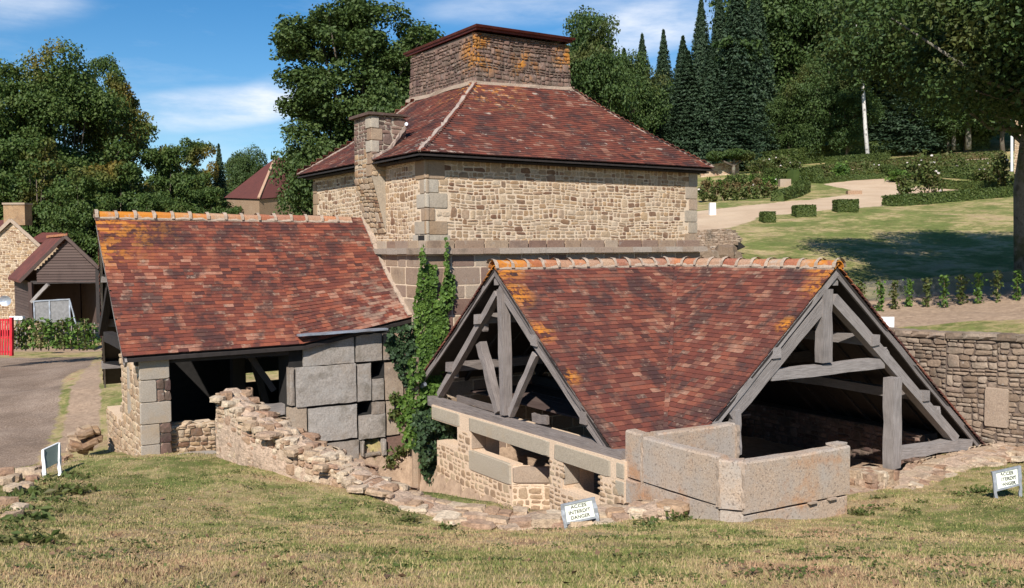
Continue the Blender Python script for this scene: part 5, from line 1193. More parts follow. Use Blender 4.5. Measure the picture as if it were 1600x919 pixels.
# ------------------------------------------------------------------ ivy
def ivy():
    r = np.random.RandomState(5); T = thing('ivy', (8.2, 15.9, -4.2), 'bright green ivy climbing the tower corner beside the slab wall', 'ivy'); C = []; Nn = []; Dk = []
    def region(pl, plane, n, thick, nrm, dark=False):
        us, vs_ = [p[0] for p in pl], [p[1] for p in pl]; q = np.stack([r.uniform(min(us), max(us), n*3), r.uniform(min(vs_), max(vs_), n*3)], 1); q = q[inpoly(q, pl)][:n]
        cx = np.array([(np.sin(a/9)+np.sin(b/7+a/13)) for a, b in q])
        for (u, v), w_ in zip(q, cx):
            p = at(u, v, **plane); C.append(tuple(p+nrm*(.02+thick*(.5+.25*w_)*r.rand()))); e = nrm+V(r.randn(3))*.45+V((0, 0, .25)); Nn.append(tuple(e.normalized())); Dk.append(dark)
    nf, nl = V((0, -1, 0)), V((-1, 0, 0)); yf, ys = TY0-.06, 16.56
    region([(656, 412), (680, 414), (680, 445), (680, 470), (694, 480), (692, 540), (686, 600), (654, 600), (644, 480)], dict(Y=yf), 1700, .12, nf)
    region([(694, 425), (708, 432), (708, 465), (698, 490), (694, 560), (686, 620), (668, 640), (668, 520), (682, 475), (690, 440)], dict(Y=yf), 1200, .12, nf)
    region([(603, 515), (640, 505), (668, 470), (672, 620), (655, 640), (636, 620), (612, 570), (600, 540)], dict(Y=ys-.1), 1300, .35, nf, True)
    region([(636, 560), (690, 545), (684, 640), (672, 690), (640, 700), (630, 640)], dict(Y=15.95), 1700, .28, nf)
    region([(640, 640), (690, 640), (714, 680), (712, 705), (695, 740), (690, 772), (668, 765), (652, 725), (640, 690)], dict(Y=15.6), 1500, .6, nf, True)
    region([(622, 620), (650, 610), (650, 690), (632, 700), (618, 660)], dict(Y=16.3), 350, .3, nf)
    region([(654, 395), (660, 380), (664, 400), (668, 412), (655, 415)], dict(Y=yf-.1), 40, .04, nf); region([(694, 372), (697, 372), (700, 430), (694, 430)], dict(Y=yf-.1), 60, .05, nf)
    C_, N_, D_ = np.array(C), np.array(Nn), np.array(Dk)
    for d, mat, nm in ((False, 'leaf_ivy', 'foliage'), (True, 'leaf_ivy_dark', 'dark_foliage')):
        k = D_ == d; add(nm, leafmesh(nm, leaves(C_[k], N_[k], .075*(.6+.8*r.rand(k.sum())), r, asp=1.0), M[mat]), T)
    m = MB()
    for (a, b, c, d) in (((697, 400), (684, 500), (672, 600), (660, 740)), ((668, 420), (664, 500), (655, 600), (655, 720)), ((704, 405), (690, 470), (684, 560), (676, 640)), ((700, 400), (688, 480), (700, 430), (676, 600))):
        m.tube([at(*q, Y=yf-.02) for q in (a, b, c)], [.008, .012, .016], 5)
    m.build('stems', M['straw'], T)
    # small tufts on the slab wall
    for (u, v) in ((617, 622), (618, 648), (610, 720), (625, 705)):
        p = at(u, v, Y=16.5); n = 90; c = np.array(p)+r.randn(n, 3)*np.array([.06, .05, .06]); o = add('wall_tuft', leafmesh('wall_tuft', leaves(c, sph(n, r), .06, r), M['leaf_mixed'])); tag(o, 'small weedy tuft growing from the joints of the granite slab wall', 'weed', 'weeds in the slab wall joints')
ivy()
def weeds(name, spots, label, mat='leaf_mixed', size=.05, group=None, h=.12, n=60, spread=.14):
    r = np.random.RandomState(len(spots)); base = []
    for k in range(3):
        c = r.randn(n, 3)*np.array([spread, spread, h*.5]); c[:, 2] = np.abs(c[:, 2]); base.append(leafmesh(name, leaves(c, (sph(n, r)+np.array([0, 0, .6])), size*(.6+.8*r.rand(n)), r, asp=1.8), M[mat]))
    for i, (u, v) in enumerate(spots):
        p = gp(u, v, 4); s = rng.uniform(.7, 1.3); tag(add(name, base[i % 3], None, Matrix.Translation(p) @ Matrix.Rotation(i, 4, 'Z') @ Matrix.Diagonal((s, s, s, 1))), label, 'weed', group or label)
weeds('weed', [(20, 800), (45, 790), (70, 775), (35, 830), (80, 755), (100, 765), (10, 820), (55, 812), (28, 778), (90, 790), (60, 850), (115, 745), (105, 752), (5, 850), (88, 768), (66, 800), (120, 770), (130, 750), (48, 772), (75, 788)], 'low green weed growing in the stony ground at lower left', 'leaf_mixed', .045, 'weeds among the stones at lower left', n=60, spread=.09, h=.05)
weeds('weed', [(1060, 812), (1085, 808), (1340, 800), (1370, 795), (1400, 792), (1350, 806), (1440, 788), (1500, 775), (1530, 768), (960, 828), (1010, 818), (1380, 782), (1420, 800), (1560, 766), (640, 812), (560, 790), (600, 800), (700, 826)], 'leafy green weed tuft at the foot of the stones', 'leaf_mixed', .035, 'weeds along the foot of the walls', n=50, spread=.08, h=.04)
# ------------------------------------------------------------------ background: left houses
RH = V((rt.x, rt.y, 0)).normalized(); FH = V((fw.x, fw.y, 0)).normalized()
def bld(name, u, v, D, label, cat='house'):
    """a building frame: origin on the ground at u,v; returns thing and a local-to-world function (right, back, up)"""
    o = at(u, v, D=D); T = thing(name, o, label, cat); return T, (lambda a, b, c: o+RH*a+FH*b+V((0, 0, c))), D/F
def left_house():
    T, L, k = bld('stone_house', 24, 497, 46, 'stone house with a steep gable and brick chimney behind the boarded shed'); z = lambda v: (497-v)*k
    x = lambda u: (u-24)*k
    m = MB(); hw = 1.75; xa_, za = 0, z(344); xr_, zr_ = x(68), z(384); xl_, zl_ = -xr_, zr_
    m.v = [L(xl_-.3, 0, -.6), L(xr_-.1, 0, -.6), L(xr_-.1, 0, zr_-.12), L(0, 0, za-.12), L(xl_-.3, 0, zl_-.25), L(xl_-7.5, 9, -.6), L(xr_-7.3, 9, -.6), L(xr_-7.3, 9, zr_-.12), L(-7.2, 9, za-.12), L(xl_-7.5, 9, zl_-.25)]; m.uv = [(0, 0)]*10
    m.f = [(0, 1, 2, 3, 4), (9, 8, 7, 6, 5), (1, 6, 7, 2), (0, 4, 9, 5)]; w_ = m.build('wall', M['mortar'], T)
    def sk(a, b, c, d): X = a+xl_-.3; return b-.6+d/2 > za-.15-abs(X)*(za-zr_)/xr_
    pl = rubble(L(xl_-.3, -.01, -.6), RH, Z3, xr_-xl_+.2, za+.6, (.07, .11), (.14, .34), .02, .012, sk); joined('stone', SV, pl, M['rubble'], w_)
    for s_ in (1, -1):
        a = MB(); e = [L(0, -.12, za+.05), L(s_*(xr_+.25), -.12, zr_-.2), L(s_*(xr_+.25)-7.2, 9, zr_-.2), L(-7.2, 9, za+.05)]; a.hexa(e+[p-V((0, 0, .12)) for p in e]); a.build('roof', M['tile_far'], T)
        MB().beam(L(0, -.16, za-.0), L(s_*(xr_+.25), -.16, zr_-.25), .05, .16).build('verge_board', M['ridge_mortar'], T)
    c = MB(); c.hexa([L(x(5.6), .3, z(352)), L(x(39), .3, z(352)), L(x(39), 1.0, z(352)), L(x(5.6), 1.0, z(352)), L(x(5.6), .3, z(320)), L(x(39), .3, z(320)), L(x(39), 1.0, z(320)), L(x(5.6), 1.0, z(320))]); c = c.build('chimney', M['rubble'], T)
    c2 = MB(); c2.hexa([L(x(4.6), .25, z(320)), L(x(40), .25, z(320)), L(x(40), 1.05, z(320)), L(x(4.6), 1.05, z(320)), L(x(4.6), .25, z(317)), L(x(40), .25, z(317)), L(x(40), 1.05, z(317)), L(x(4.6), 1.05, z(317))]); c2.build('chimney_cap', M['quoin'], c)
    # long low wing to the right behind
    T, L, k = bld('red_roofed_outbuilding', 75, 497, 52, 'low building whose red roof shows between the stone house and the boarded shed'); z = lambda v: (497-v)*k; x = lambda u: (u-75)*k
    m = MB(); q = [(x(48), 0), (x(97), 0), (x(97), 3), (x(48), 3)]
    m.hexa([L(a, b, -.5) for a, b in q]+[L(a, b, z(378)) for a, b in q]); m.build('wall', M['rubble'], T)
    m = MB(); m.hexa([L(x(46), -.2, z(379)), L(x(100), -.2, z(379)), L(x(100), 3.2, z(379)), L(x(46), 3.2, z(379)), L(x(50), 1.4, z(363)), L(x(94), 1.4, z(363)), L(x(94), 1.6, z(363)), L(x(50), 1.6, z(363))]); m.build('roof', M['tile_far'], T)
    T, L, k = bld('brick_chimney_house', -14, 497, 50, 'edge of a house with a low chimney at the far left'); z = lambda v: (497-v)*k; x = lambda u: (u+14)*k
    m = MB(); m.hexa([L(x(-60), 0, -.5), L(x(-4), 0, -.5), L(x(-4), 3, -.5), L(x(-60), 3, -.5), L(x(-60), 0, z(365)), L(x(-4), 0, z(365)), L(x(-4), 3, z(365)), L(x(-60), 3, z(365))]); m.build('wall', M['rubble'], T)
    m = MB(); m.hexa([L(x(-10), .2, z(366)), L(x(8), .2, z(366)), L(x(8), .8, z(366)), L(x(-10), .8, z(366)), L(x(-10), .2, z(347)), L(x(8), .2, z(347)), L(x(8), .8, z(347)), L(x(-10), .8, z(347))]); m.build('chimney', M['quoin'], T)
def boarded_shed():
    T, L, k = bld('boarded_shed', 95, 503, 39, 'open brown boarded shed with a red roof beyond the gravel road', 'shed'); z = lambda v: (503-v)*k; x = lambda u: (u-95)*k
    xa_, za = x(109), z(369); xl_, zl = x(37), z(438); xr_, zr_ = x(160), z(418); dep = 4.5; sh = x(95)-x(64)
    def q(p, b, c): return L(p, b, c)
    # the left slope is seen running back to the left: its rear ridge end sits left of the front apex
    off = -3.05
    for (nm, ex, ez_) in (('roof', xl_, zl), ('roof', xr_, zr_)):
        e = [L(xa_, -.15, za), L(ex, -.15, ez_), L(ex+off, dep, ez_), L(xa_+off, dep, za)]
        m = MB(); m.hexa([p for p in e]+[p-V((0, 0, .10)) for p in e]); m.build(nm, M['tile_far'], T)
        MB().beam(L(xa_, -.19, za-.02), L(ex, -.19, ez_-.03), .05, .13).build('barge_board', M['board'], T)
    MB().beam(L(xa_, -.2, za+.04), L(xa_+off, dep, za+.04), .16, .10, n=10).build('ridge_cap', M['ridge'], T)
    zb = z(441); h = .115; i = 0
    while zb+i*h < za-.2:
        c = zb+i*h; t = (c+h-zl)/(za-zl); a0 = xl_+(xa_-xl_)*max(t, 0)+.1; t2 = (c+h-zr_)/(za-zr_); b0 = xr_+(xa_-xr_)*max(t2, 0)-.1
        a0 = max(a0, x(60)); 
        if b0-a0 > .1: m = MB(); m.hexa([L(a0, -.03, c), L(b0, -.03, c), L(b0, .03, c), L(a0, .03, c), L(a0, .0, c+h), L(b0, .0, c+h), L(b0, .03, c+h), L(a0, .03, c+h)]); m.build('board', M['board'], T)
        i += 1
    c = -.05; i = 0
    while c < z(440)-.1:
        m = MB(); p0, p1 = (x(50), .0), (x(50)-3.05, 4.4); m.hexa([L(*p0, c), L(*p1, c), L(p1[0]+.08, p1[1], c), L(p0[0]+.08, p0[1], c), L(p0[0]+.04, p0[1], c+.122), L(p1[0]+.04, p1[1], c+.122), L(p1[0]+.08, p1[1], c+.122), L(p0[0]+.08, p0[1], c+.122)]); m.build('board', M['board'], T)
        c += .125
    def bm(nm, p, q_, w_=.12, b=.0, mat='oak'): MB().beam(L(x(p[0]), b, z(p[1])), L(x(q_[0]), b, z(q_[1])), w_, w_, up=FH).build(nm, M[mat], T)
    bm('post', (50, 505), (50, 441), .15, -.02, 'board'); bm('brace', (51, 472), (78, 444), .13, -.05); bm('beam', (50, 441), (160, 440), .13, .05, 'oak_dark'); bm('post', (155, 505), (155, 420), .15, .0, 'oak_dark'); None
    m = MB(); m.hexa([L(x(50)-3.0, 4.3, -.3), L(x(160)-2.9, 4.3, -.3), L(x(160)-2.9, 4.4, -.3), L(x(50)-3.0, 4.4, -.3), L(x(50)-3.0, 4.3, z(425)), L(x(160)-2.9, 4.3, z(425)), L(x(160)-2.9, 4.4, z(425)), L(x(50)-3.0, 4.4, z(425))]); m.build('back_wall', M['board'], T)
    m = MB(); m.hexa([L(x(160), 0, -.3), L(x(163), 0, -.3), L(x(163)-2.9, 4.4, -.3), L(x(160)-2.9, 4.4, -.3), L(x(160), 0, z(422)), L(x(163), 0, z(422)), L(x(163)-2.9, 4.4, z(422)), L(x(160)-2.9, 4.4, z(422))]); m.build('side_wall', M['board'], T)
    G = thing('metal_gate_frame', L(x(85), -.5, 0), 'light metal gate frame with dark mesh standing in the boarded shed', 'gate')
    for (p, q_) in (((60, 503), (60, 469)), ((84, 503), (84, 469)), ((115, 505), (115, 467)), ((58, 470), (116, 467)), ((115, 467), (124, 505))): MB().beam(L(x(p[0]), -.3, z(p[1])), L(x(q_[0]), -.3, z(q_[1])), .05, .05, up=FH).build('rail', M['zinc'], G)
    m = MB(); m.hexa([L(x(61), -.29, 0), L(x(114), -.29, 0), L(x(114), -.28, 0), L(x(61), -.28, 0), L(x(61), -.29, z(470)), L(x(114), -.29, z(468)), L(x(114), -.28, z(468)), L(x(61), -.28, z(470))]); m.build('mesh_panel', M['wire'], G)
def left_bits():
    o = at(8, 470, D=36); T = thing('satellite_dish', o, 'pale round satellite dish in front of the stone house', 'dish'); m = MB(); n = 16
    for rr, dd in ((0.0, .07), (.13, .05), (.24, 0.0)):
        for i in range(n): t = 2*math.pi*i/n; m.v.append(o+RH*(rr*math.cos(t))+V((0, 0, rr*math.sin(t)*.85))+FH*dd); m.uv.append((0, 0))
    for k in range(2):
        for i in range(n): m.f.append((k*n+i, k*n+(i+1) % n, (k+1)*n+(i+1) % n, (k+1)*n+i))
    m.build('dish', M['zinc'], T); MB().beam(o+FH*.08, o+FH*.08-V((0, 0, .9)), .05, .05).build('mast', M['zinc'], T)
    D = 32; T = thing('red_gate', at(8, 554, D=D), 'bright red painted gate panel cut by the left edge', 'gate')
    for u in range(-20, 18, 4): MB().beam(at(u, 555, D=D), at(u, 498, D=D), .055, .03, up=FH).build('bar', M['redpaint'], T)
    for v in (500, 528, 550): MB().beam(at(-22, v, D=D+.03), at(18, v, D=D+.03), .05, .05).build('rail', M['redpaint'], T)
    MB().beam(at(18, 556, D=D), at(18, 496, D=D), .1, .1).build('post', M['redpaint'], T)
    for i, u in enumerate((20, 27, 34)):
        T = thing('white_post', at(u, 545, D=34), 'white topped post in the fence beside the red gate', 'post', 'white fence posts beside the red gate'); MB().beam(at(u, 545, D=34), at(u, 500, D=34), .06, .06, n=2, j=.003).build('shaft', M['oak'], T); MB().beam(at(u, 500, D=34), at(u, 494, D=34), .16, .16, n=2, j=.01).build('cap', M['white'], T)
    T = thing('wire_fence', at(90, 548, D=33.5), 'low wire fence with thin posts in front of the boarded shed', 'fence')
    for u in range(40, 160, 12): MB().beam(at(u, 548, D=33.5), at(u, 504, D=33.5), .035, .035, n=2, j=.002).build('post', M['oak'], T)
    for v in (508, 520, 532): MB().tube([at(36, v, D=33.5), at(160, v, D=33.5)], .008, 4).build('wire', M['wire'], T)
left_house(); boarded_shed(); left_bits()
def far_house():
    T = thing('pyramid_roofed_house', at(420, 345, D=62), 'distant sandy house with a steep dark red hipped roof left of the oak', 'house'); k = 62/F
    P = lambda u, v, b=0: at(u, v, D=62+b)
    a, f, r_ = P(350, 309, 2), P(404, 311, -1.2), P(492, 303, 3); g = a+(r_-f); ap, ap2 = P(431, 246, 3), P(450, 246, 3.6)
    m = MB(); m.v = [a, f, r_, g, ap, ap2]; m.uv = [(0, 0)]*6; m.f = [(0, 1, 4), (1, 2, 5, 4), (2, 3, 5), (3, 0, 4, 5), (3, 2, 1, 0)]; m.build('roof', M['tile_far'], T)
    c = (a+f+r_+g)/4; q = [c+(p-c)*.95 for p in (a, f, r_, g)]; m = MB(); m.hexa([V((p.x, p.y, -3)) for p in q]+[V((p.x, p.y, p.z-.05)) for p in q]); m.build('wall', M['rubble_light'], T)
    MB().beam(f+V((0, 0, .05)), ap+V((0, 0, .05)), .16, .12).build('hip_tiles', M['ridge'], T)
far_house()
# ------------------------------------------------------------------ trees
PB = [broad(1, 5, 13, 30000, .19, .12, (1, .9), 110, 'leaf_wood', tr=.22), broad(2, 5, 14, 30000, .19, .15, (.85, 1), 100, 'leaf_wood', tr=.22), broad(3, 4.6, 12, 28000, .19, .06, (1, .8), 90, 'leaf_wood', tr=.2, lumps=.34)]
PC = [conifer(4, 3.4, 20, 42000, .17), conifer(5, 3.0, 20, 40000, .16, droop=.55), conifer(6, 3.9, 20, 44000, .18, droop=.48)]
def gl(u, D): c = at(u, 380, D=D); return V((c.x, c.y, H(c.x, c.y)))
def ptree(name, proto, Ht, u, top, D, label, group=None, wpx=None, R=5, dz=0):
    g = gl(u, D); h = at(u, top, D=D).z-g.z; s = h/Ht; sw = s if wpx is None else (wpx/F*D)/R
    _t = tree(name, proto, g+V((0, 0, dz)), sw, label, 'tree', group, sz=s); return _t
i_ = 0
for (u, top, D, wp) in ((925, 30, 78, 62), (905, 60, 84, 60), (985, 92, 85, 50), (955, 100, 92, 55), (1232, -40, 100, 90), (1195, -60, 106, 55), (1300, -50, 97, 80), (1385, -70, 102, 80), (1262, 105, 90, 42), (1322, 118, 88, 46), (1445, -50, 98, 90), (1505, -60, 94, 85), (1565, -60, 90, 90), (1478, 110, 93, 55), (1640, -70, 92, 90), (1540, 130, 96, 45), (1215, 150, 92, 34)):
    lb = ['', 'leafy tree half hidden behind the stone stack at its right side', 'rounded leafy tree under the cloud, left of the conifer tops', 'leafy tree filling the gap between stack and first conifers', 'tall broadleaf left of the birch, reaching out of the frame', 'broadleaf just right of the tallest conifers, cut by the top edge', 'broad leafy crown directly left of the birch top', 'wide crown directly right of the birch trunk', '', 'small tree touching the birch trunk from the left', 'tall crown above the pale trunks at the hedge', 'dark crown above the tall house, second from the right edge', 'dark crown behind the overhanging tree at right', 'low tree above the right end of the long hedge', 'outermost dark tree beyond the right edge', 'low dark tree beside the tall house roof line', 'low tree just above the left end of the long hedge'][i_]
    if i_ == 0: lb = 'tall leafy tree just right of the stone stack, against the sky'
    if i_ == 8: lb = 'lower bright leafed tree left of the birch at the wood edge'
    ptree('broadleaf_tree', PB[i_ % 3], (13, 14, 12)[i_ % 3], u, top, D, lb, 'broadleaf trees of the wood', wp, (5, 5, 4.6)[i_ % 3]); i_ += 1
for (u, top, D, wp) in ((1003, 52, 92, 30), (1036, 46, 96, 28), (1064, 62, 92, 26), (1094, -8, 94, 32), (1122, -14, 97, 32), (1074, 78, 86, 40), (1108, 70, 85, 42), (1150, -40, 90, 46), (1146, 90, 84, 42), (1178, -25, 94, 42), (1412, 50, 95, 52), (1375, 30, 99, 40), (1020, 120, 88, 36), (975, 75, 100, 30)):
    ptree('conifer', PC[i_ % 3], 20, u, top, D, {1003: 'pointed conifer top against the cloud, leftmost of the conifers', 1036: 'slim conifer spire second from left against the cloud', 1064: 'third conifer spire, just left of the tallest pair', 1094: 'left one of the two tallest spruces against the sky', 1122: 'right one of the two tallest spruces', 1074: 'lower spruce in front of the tallest pair, on their left', 1108: 'lower spruce in front of the tallest pair, on their right', 1150: 'tall spruce right of the tallest pair, cut by the top edge', 1146: 'mid height spruce above the pollarded tree', 1178: 'dark spruce between the tall pair and the broadleaf crowns', 1412: 'dark drooping conifer right of the birch', 1375: 'dark conifer behind the birch on its right', 1020: 'low wide conifer above the tower roof right slope', 975: 'conifer tip behind the leafy tree near the stack'}[u], 'conifers of the wood', wp*1.15, (3.4, 3, 3.9)[i_ % 3]); i_ += 1
for k in range(26):    # deeper rows of the wood
    u = 880+k*31; D = 118+(k % 3)*9; top = (112 if u < 1000 else 92 if u < 1060 else 40 if u < 1135 else -60)+((k*37) % 5)*8
    if k % 2 or 1000 < u < 1150: ptree('conifer', PC[k % 3], 20, u, top, D, 'dark conifer deep in the wood behind the garden', 'trees deep in the wood', 62 if u > 1150 else 34, 3.4)
    else: ptree('broadleaf_tree', PB[k % 3], 13, u, top, D, 'broadleaf tree deep in the wood behind the garden', 'trees deep in the wood', 85, 5)
g_ = gl(1356, 82); T_ = thing('birch_tree', g_, 'slender birch with a bright white trunk standing before the dark wood', 'tree'); m_ = MB()
m_.tube([g_-V((0, 0, .4)), at(1352, 200, D=82), at(1349, 150, D=82), at(1345, 90, D=82), at(1336, 20, D=82)], [.20, .17, .15, .12, .05], 8); add('trunk', mesh_py('trunk', m_.v, m_.f, M['bark_pale'], m_.uv, True), T_)
q_ = broad(12, 2.2, 8, 2600, .2, .02, nc=34, mat='leaf_wood', tr=.03); c_ = at(1342, 160, D=82); add('crown', q_[0], T_, Matrix.Translation(c_))
for (u, v0, v1, D, w_) in ((1513, 226, 190, 91, .30), (1490, 227, 180, 92, .22), (1428, 232, 170, 93, .2), (1143, 245, 150, 90, .16)):
    m_ = MB(); m_.tube([at(u, v0+8, D=D), at(u, (v0+v1)/2, D=D), at(u-1, v1, D=D), at(u-1, v1-40, D=D)], [w_, w_*.9, w_*.85, w_*.6], 8); T_ = thing('forest_tree', at(u, v0+8, D=D), 'pale bare lower trunk showing above the long hedge at photo right' if u == 1513 else 'slim trunk at the edge of the dark wood above the hedge', 'tree', 'bare trunks at the wood edge'); add('trunk', mesh_py('trunk', m_.v, m_.f, M['bark_lichen'], m_.uv, True), T_)
    q_ = broad(20+int(u) % 7, 2.2, 7, 1800, .24, .3, nc=24, mat='leaf_wood', tr=.05); add('crown', q_[0], T_, Matrix.Translation(at(u, v1+10, D=D)))
# big oak behind the tower
OAK = broad(31, 3.45, 13, 70000, .115, .22, (1, 1), 170, 'leaf_oak', tr=.35, lumps=.19, wisps=0); g_ = gl(562, 42)
h_ = at(556, 8, D=42).z-g_.z; tree('oak_tree', OAK, g_, 1.0, 'large round green oak rising behind the tower and its side chimney', sz=h_/13*1.03, rz=.6)
OK2 = broad(33, 2.6, 8, 24000, .115, .02, (1, 1), 80, 'leaf_oak', tr=.15, lumps=.3)
for (u, top, D, s_) in ((640, 55, 44, 1.0), (505, 185, 40, .8), (610, 130, 39, .8)):
    g_ = at(u, top, D=D); tree('leafy_tree', OK2, V((g_.x, g_.y, g_.z-8.2*s_*1.2)), s_, {640: 'upper right leafy tree beside the stone stack, massed with the oak', 505: 'lower left leafy tree massed with the big oak', 610: 'leafy tree directly behind the side chimney'}[u], group='trees massed with the oak', sz=s_*1.25)
# left group
BE = [broad(41, 7, 19, 80000, .18, .03, (1, .9), 170, 'leaf_beech', tr=.5, lumps=.2), broad(42, 5, 17, 50000, .17, .04, (1, 1), 120, 'leaf_beech', tr=.35, lumps=.22), broad(43, 4, 12, 36000, .17, .02, (1, 1), 90, 'leaf_beech', tr=.25, lumps=.24)]
for (b, Ht, R_, u, top, D, wp, lb) in ((0, 19, 7, 105, 80, 70, 118, 'huge spreading beech with orange tinged top at the left'), (1, 17, 5, 15, 108, 66, 95, 'large leafy tree cut by the left edge'), (1, 17, 5, 175, 100, 76, 62, 'thin topped tree on the right shoulder of the big beech'), (2, 12, 4, 268, 225, 72, 58, 'yellowing medium tree between the big beech and the far house'), (2, 12, 4, 300, 215, 80, 50, 'grey green airy tree behind the yellowing one'), (2, 12, 4, 60, 210, 58, 75, 'dark leafy tree above the stone house chimney'), (2, 12, 4, 190, 250, 60, 70, 'low dark green tree right behind the long shed ridge'), (2, 12, 4, 130, 260, 55, 60, 'low bushy tree behind the boarded shed'), (2, 12, 4, -60, 200, 60, 80, 'leafy tree beyond the left edge of the houses'), (2, 12, 4, 330, 290, 62, 45, 'low bush beside the distant hipped house'), (2, 12, 4, 235, 300, 58, 45, 'bright low bush behind the shed ridge')):
    ptree('leafy_tree', BE[b], Ht, u, top, D, lb, None, wp, R_)
ptree('conifer', PC[0], 20, 345, 222, 84, 'small dark conifer against the sky left of the distant hipped house', None, 24, 3.4); ptree('broadleaf_tree', PB[1], 14, 392, 230, 90, 'dark rounded tree behind the distant hipped house', None, 32, 5); ptree('broadleaf_tree', PB[0], 13, 372, 250, 95, 'dark low tree beside the small conifer', None, 30, 5)
# bare fruit tree and a bush before the far house
# tree overhanging at the right
BT = broad(51, 4.6, 9.5, 95000, .078, .44, (1, 1), 130, 'leaf_wood', bark='bark_lichen', tr=.3, lumps=.2)
g_ = gp(1604, 440, 18); T_ = tree('lime_tree', BT, g_, 1.0, 'big overhanging tree with a lichened trunk at the right edge', sz=1.0, rz=2.4)
g2_ = gl(1690, 20); tree('lime_tree', BT, g2_, .95, 'second spreading tree whose foliage hangs in at the upper right corner', sz=.95, rz=.4)
# house at the right edge
T_ = thing('tall_house', gl(1600, 52), 'corner of a tall pinkish stone house at the right edge', 'house'); g_ = gl(1600, 52)
a_ = at(1584, 300, D=52); m_ = MB(); dr_ = V((a_.x, a_.y, 0)).normalized(); q = [V((a_.x, a_.y, 0)), V((a_.x, a_.y, 0))+RH*6, V((a_.x, a_.y, 0))+RH*6+dr_*5, V((a_.x, a_.y, 0))+dr_*5+RH*.3]
m_.hexa([p+V((0, 0, g_.z-1)) for p in q]+[p+V((0, 0, 9.5)) for p in q]); w_ = m_.build('wall', M['mortar'], T_)
joined('stone', SV, rubble(V((a_.x, a_.y, g_.z-1))-FH*.01, RH, Z3, 2.5, 10.5-g_.z, (.10, .15), (.2, .4), .02, .02), M['rubble'], w_)
MB().tube([at(1581, 268, D=51.8), at(1581, 150, D=51.8), at(1583, 120, D=51.8)], .07, 8).build('downpipe', M['white'], T_)
# ------------------------------------------------------------------ garden on the right
def hedge(pts_, wd, hh, label, mat='leaf_hedge', name='clipped_hedge', group=None, ls=.09, dens=260, cap=9000, amp=.06):
    r = np.random.RandomState(int(abs(pts_[0].x*10)) % 1000); m = MB(); st = []
    for i in range(len(pts_)-1):
        a, b = V(pts_[i]), V(pts_[i+1]); k = max(1, int((b-a).length/.5)); st += [a.lerp(b, t/k) for t in range(k)]
    st.append(V(pts_[-1])); prof = [(-.5, -.1), (-.5, .5), (-.46, .96), (0, 1.0), (.46, .96), (.5, .5), (.5, -.1)]; K = len(prof)
    for i, c in enumerate(st):
        d = (st[min(i+1, len(st)-1)]-st[max(i-1, 0)]); d.z = 0; d.normalize(); n = V((d.y, -d.x, 0))
        for o, h in prof: m.v.append(c+n*(o*wd*.94+r.uniform(-.02, .02))+V((0, 0, h*hh*.96+r.uniform(-.02, .02)*(h > 0)))); m.uv.append((0, 0))
    for i in range(len(st)-1):
        for k in range(K-1): m.f.append((i*K+k, i*K+k+1, (i+1)*K+k+1, (i+1)*K+k)[::-1])
    m.f += [tuple(range(K)), tuple((len(st)-1)*K+k for k in range(K))[::-1]]
    vs, fs = [tuple(v) for v in m.v], m.f
    L = sum((V(pts_[i+1])-V(pts_[i])).length for i in range(len(pts_)-1)); n = min(cap, int((L+wd)*(wd+2*hh)*dens)); C = []; N_ = []
    for _ in range(n):
        i = r.randint(len(st)-1) if len(st) > 1 else 0; t = r.rand(); c = st[i].lerp(st[min(i+1, len(st)-1)], t); d = (st[min(i+1, len(st)-1)]-st[i]); d.z = 0; d.normalize(); q = V((d.y, -d.x, 0))
        e = r.rand()*(wd+2*hh)
        if e < hh: p, nn = c-q*wd*.5+V((0, 0, e)), -q
        elif e < hh+wd: p, nn = c+q*(e-hh-wd*.5)+V((0, 0, hh)), V((0, 0, 1))
        else: p, nn = c+q*wd*.5+V((0, 0, e-hh-wd)), q
        if r.rand() < wd/(L+wd)*.8: sgn = r.rand() < .5; p = (st[0] if sgn else st[-1])+q*(r.rand()-.5)*wd+V((0, 0, r.rand()*hh)); nn = -d if sgn else d
        p = p+V(r.randn(3)*amp*.4); C.append(tuple(p)); nn = nn+V(r.randn(3))*.5; N_.append(tuple(nn.normalized()))
    lv = leaves(np.array(C), np.array(N_), ls*(.7+.6*r.rand(len(C))), r); b = len(vs); vs += [tuple(v) for v in lv]; fs = fs+[tuple(b+i*4+j for j in range(4)) for i in range(len(C))]
    return tag(add(name, mesh_py(name, vs, fs, M[mat])), label, 'hedge', group)
def G(ls, d0=20): return [gp(u, v, d0) for u, v in ls]
for (u, v, w_, h_, lb) in ((1199, 347, 18, 15, 'smallest clipped box cube, left of the three by the garden path'), (1256, 338, 30, 16, 'middle clipped box cube of the three by the garden path'), (1321, 331, 32, 18, 'right and largest clipped box cube by the garden path')):
    p = gp(u, v, 25); k = prj(p)[2]/F; hedge([p-RH*w_*k*.5, p+RH*w_*k*.5], .75, h_*k, lb, name='box_cube', group='clipped box cubes by the path', ls=.06, dens=700, amp=.03)
hedge(G([(1388, 322), (1450, 318), (1520, 312), (1602, 305)]), .8, .50, 'long low clipped box hedge along the upper edge of the lawn', ls=.08, dens=260)
hedge(G([(1165, 268), (1250, 257), (1350, 247), (1450, 239), (1540, 233)], 40), 1.2, 1.5, 'long tall hedge in front of the dark wood', ls=.13, dens=120, cap=14000)
hedge(G([(1180, 283), (1290, 268), (1400, 258), (1490, 250), (1560, 246)], 40), 1.4, .5, 'second clipped hedge terrace below the tall hedge', ls=.13, dens=90, cap=10000, mat='leaf_mixed')
hedge(G([(1290, 279), (1380, 268), (1470, 260), (1560, 256)], 40), 1.0, .35, 'low mixed green terrace below the second hedge', ls=.12, dens=110, cap=9000, mat='leaf_mixed')
